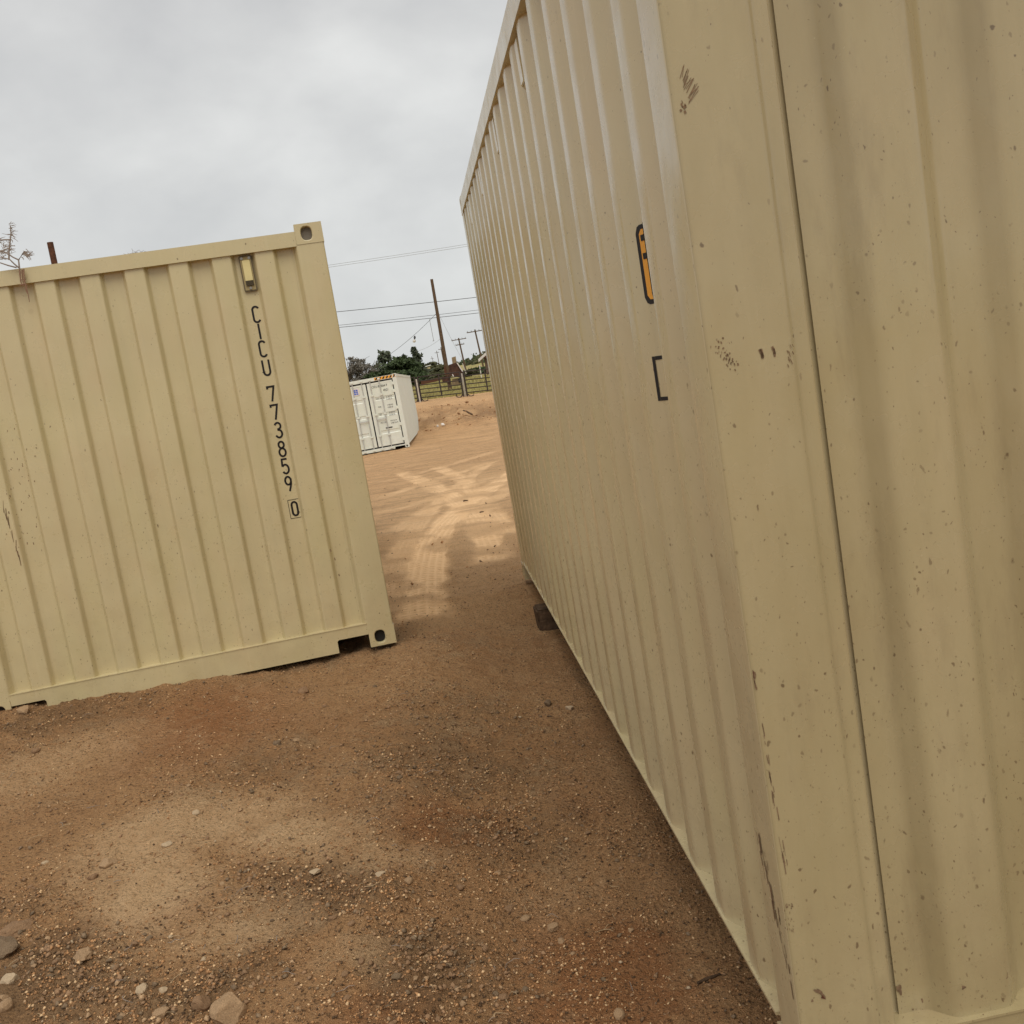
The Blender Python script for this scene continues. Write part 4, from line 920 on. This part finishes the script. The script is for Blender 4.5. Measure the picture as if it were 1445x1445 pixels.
def field_grass():
    K = 14000; u = rng.uniform(560, 760, K); x = []; mb = []
    y = 70+ (rng.random(K)**1.4)*55; P = np.zeros((K, 3, 3))
    ang = np.array([math.atan2(float(at(a, 545, 80).x), 80) for a in (540, 780)]); az = ang[0]+(ang[1]-ang[0])*rng.random(K)
    x = y*np.tan(az); z = hbase(x, y)+hrough(x, y); h = rng.uniform(.06, .28, K); t = rng.uniform(0, 3.14, K); w = rng.uniform(.02, .06, K)
    P[:, 0] = np.stack([x-w*np.cos(t), y-w*np.sin(t), z-.02], 1); P[:, 1] = np.stack([x+w*np.cos(t), y+w*np.sin(t), z-.02], 1); P[:, 2] = np.stack([x+rng.normal(0, .06, K), y+rng.normal(0, .06, K), z+h], 1)
    me = bpy.data.meshes.new('field_grass'); me.from_pydata(P.reshape(-1, 3).tolist(), [], (np.arange(K*3).reshape(-1, 3)).tolist()); me.materials.append(M['grassb'])
    tag(link('field_grass', me), 'dry yellow-green grass on the field beyond the pipe fence', 'grass', None, 'stuff')
field_grass()

# ------------------------------------------------------------------ rusty machine, house, far building
D = 78; S = D/FPX
def mp(zx, zy, dy=0): q = at(580+zx*.083, 490+zy*.083, D+dy); return q
base = mp(700, 620); base.z = ground_z(base.x, base.y)
root = empty('rusty_machine', base); tag(root, 'rusty brown machine with sloping hood and long low boom behind the fence', 'machinery')
def poly3(name, pts, mat, depth, dy=0):
    mb = MB(); a = [mp(x, y, dy)-base for x, y in pts]; n = len(a); b = [q+Vector((0, depth, 0)) for q in a]
    mb.add(a+b, [(i, (i+1) % n, n+(i+1) % n, n+i) for i in range(n)]+[list(range(n)), list(range(n, 2*n))[::-1]]); return mb.build(name, M[mat], root)
poly3('hood', [(640, 300), (765, 262), (905, 465), (845, 520), (640, 480)], 'machine', 1.3)
poly3('undercarriage', [(520, 510), (640, 480), (660, 640), (600, 600), (540, 605)], 'machine', 1.2, .05)
poly3('cab_box', [(690, 175), (755, 155), (772, 262), (705, 280)], 'machbox', .7, .2)
poly3('boom', [(165, 575), (500, 512), (500, 565), (170, 640)], 'rust', .45, -.3)
poly3('hood_edge', [(775, 268), (792, 262), (895, 425), (880, 432)], 'trim', .12, -.15)
poly3('ladder', [(868, 272), (878, 268), (945, 445), (930, 452)], 'fence_pale', .08, -.25)
poly3('strut', [(695, 462), (710, 455), (742, 512), (728, 520)], 'trim', .10, -.12)
poly3('side_leg', [(556, 330), (590, 322), (612, 470), (575, 480)], 'rust', .4, -.05)
poly3('wheel', [(805, 530), (835, 515), (865, 530), (875, 570), (850, 605), (815, 600), (800, 570)], 'gasket', .4, -.06)
poly3('earth_mound', [(700, 540), (800, 525), (830, 600), (830, 640), (690, 640)], 'machbox', .9, .2)  # mound of tan earth beside the machine, not a part of it
hb = at(700, 519, 125); hb.z = ground_z(hb.x, hb.y)
house = empty('house', hb, -.25); tag(house, 'brown house with white roof trim half hidden by the right container', 'house')
e0 = at(674, 513, 125); eh = max(2.2, e0.z-hb.z); hw = (hb-e0).xy.length-.3
mb = MB(); mb.box((-hw+.5, 0, -.5), (hw+4, 8, eh)); mb.build('wall', M['housewall'], house)
mb = MB(); mb.prism([(-hw, eh-.1), (hw*.9, eh+2.0), (hw*2.6, eh-.1)], -.5, 8.4, 'y'); mb.build('roof', M['redroof'], house)
for s_ in (0, 1):
    mb = MB(); pa, pb = ((-hw-.05, eh-.12), (hw*.9, eh+2.02)) if s_ == 0 else ((hw*.9, eh+2.02), (hw*2.6+.05, eh-.12))
    mb.prism([pa, pb, (pb[0], pb[1]-.32), (pa[0], pa[1]-.32)], -.62, -.505, 'y'); mb.build('roof_trim', M['trim'], house)
mb = MB(); mb.box((-.5, -.03, 1.0), (.7, .06, 2.0)); mb.build('window', M['glass'], house)
tb = at(588, 524, 170); tb.z = ground_z(tb.x, tb.y); tbt = at(588, 518, 170).z-tb.z
far = empty('shed', tb, .1); tag(far, 'pale yellow shed behind the dark trees left of the tall pole', 'shed')
mb = MB(); mb.box((-1.2, 0, -.3), (.9, 3, tbt-.25)); mb.build('wall', M['tanwall'], far)
mb = MB(); mb.prism([(-1.5, tbt-.25), (-.15, tbt+.35), (1.2, tbt-.25)], -.3, 3.3, 'y'); mb.build('roof', M['tanwall'], far)
tb = at(601, 521, 190); tb.z = ground_z(tb.x, tb.y); tbt = at(601, 518, 190).z-tb.z
far = empty('shed', tb, .1); tag(far, 'low shed with white roof right of the pale yellow shed', 'shed')
mb = MB(); mb.box((-1.0, 0, -.3), (.8, 3, tbt-.1)); mb.build('wall', M['tanwall'], far)
mb = MB(); mb.prism([(-1.2, tbt-.1), (-1.2, tbt+.02), (1.0, tbt+.28), (1.0, tbt+.16)], -.2, 3.2, 'y'); mb.build('roof', M['whiteroof'], far)
q = at(679, 530, 100); q.z = ground_z(q.x, q.y); mb = MB(); mb.tube([(0, 0, 0), (0, 0, 1.35)], .05, 6); tag(mb.build('marker_post', M['porc'], None, q), 'short white marker post in the field beyond the fence', 'post')

# ------------------------------------------------------------------ post and dry branch by the left container
t_ = at(70.5, 342, 9.2); b_ = at(77, 372, 9.2); d = (t_-b_); k = (t_.z-ground_z(t_.x, t_.y)+.2)/d.z; foot = t_-d*k
t_ = at(70.5, 342, 12.9); b_ = at(77, 372, 12.9); d = (t_-b_); k = (t_.z-ground_z(t_.x, t_.y)+.2)/d.z; foot = t_-d*k
mb = MB(); mb.tube([(0, 0, 0), t_-foot], .036, 10); tag(mb.build('steel_post', M['rust'], None, foot), 'rust brown steel post sticking up behind the left container', 'post')
def branch():
    def P(zx, zy):
        d = Vector(ray(zx*120/1239, 300+zy*140/1445)); o = LO-LA[1]*.022-Vector((0, 0, CZ)); return d*(o.dot(LA[1])/d.dot(LA[1]))+Vector((0, 0, CZ))
    org = P(285, 830); root = empty('dry_branch', org); tag(root, 'dry branch snagged over the top rail of the left container', 'branch')
    r = random.Random(5); mb = MB(); rd = MB()
    def tw(b_, pts, r0, r1, mi=0):
        v = [P(*p)-org for p in pts]; n = len(v); b_.tube(v, [r0+(r1-r0)*i/(n-1) for i in range(n)], 6, mi); return v
    stems = [[(285, 830), (270, 690), (330, 600), (360, 560)], [(275, 690), (190, 650), (130, 610), (40, 560), (-60, 545)], [(130, 690), (130, 560), (150, 400), (160, 300), (150, 190)],
             [(270, 800), (200, 740), (140, 680), (20, 650), (-80, 640)], [(240, 800), (120, 770), (0, 730), (-90, 715)], [(150, 395), (60, 395), (-60, 405)], [(140, 520), (60, 540), (0, 580)]]
    for s_ in stems:
        v = tw(mb, s_, .0048, .0028)
    tips = [(360, 560), (160, 300), (150, 190), (130, 470), (140, 520), (40, 560), (20, 650), (330, 620), (150, 350), (100, 590), (0, 590), (0, 400), (60, 500)]
    for (x, y) in tips:
        for k in range(9):
            a = r.uniform(-.9, 1.1) if x > 250 or r.random() < .6 else r.uniform(0, 6.28); ln = r.uniform(40, 120); x0, y0_ = x+r.uniform(-25, 25), y+r.uniform(-40, 40)
            tw(mb, [(x0, y0_), (x0+ln*.5*math.cos(a), y0_+ln*.5*math.sin(a)*.7), (x0+ln*math.cos(a+.2), y0_+ln*math.sin(a+.2)*.7)], .0019, .0009)
    for (x, y) in ((345, 600), (380, 640), (400, 620)):
        for k in range(10):
            a = r.uniform(-.8, .9); ln = r.uniform(40, 110); tw(mb, [(x, y), (x+ln*.5*math.cos(a), y+ln*.4*math.sin(a)), (x+ln*math.cos(a), y+ln*math.sin(a))], .0019, .0009)
    mb.build('twigs', M['twig'], root)
    for s_ in ([(285, 830), (300, 1000), (330, 1070)], [(345, 820), (350, 930), (370, 1050), (410, 1190), (430, 1300)], [(320, 830), (325, 950), (345, 1060)], [(300, 1050), (370, 1040), (400, 1060)], [(370, 1090), (400, 1180)]):
        tw(rd, s_, .0042, .002)
    for k in range(16):
        x = r.gauss(345, 26); y = r.uniform(840, 1110); a = r.uniform(0, 6.28); ln = r.uniform(20, 60); tw(rd, [(x, y), (x+ln*.6*math.cos(a), y+ln*.6*math.sin(a)), (x+ln*math.cos(a+.4), y+ln*math.sin(a+.4))], .002, .001)
    rd.build('hanging_stem', M['twig_red'], root)
branch()
for (u, v, w, lab) in ((190, 355, 12, 'faint wisp of dry twigs on the middle of the left container roof'),):
    c = at(u, v+2, 6.3); mb = MB()
    for k in range(14):
        a = rs.uniform(0, 3.14); ln = rs.uniform(.02, .06); x = rs.gauss(0, w*.0015); mb.tube([(x, 0, -.015), (x+ln*.5*math.cos(a), .02, ln*.3*math.sin(a)), (x+ln*math.cos(a), .02, ln*.55*math.sin(a))], [.0016, .0012, .0008], 4)
    tag(mb.build('twig_wisp', M['twig'], None, c), lab, 'twigs')
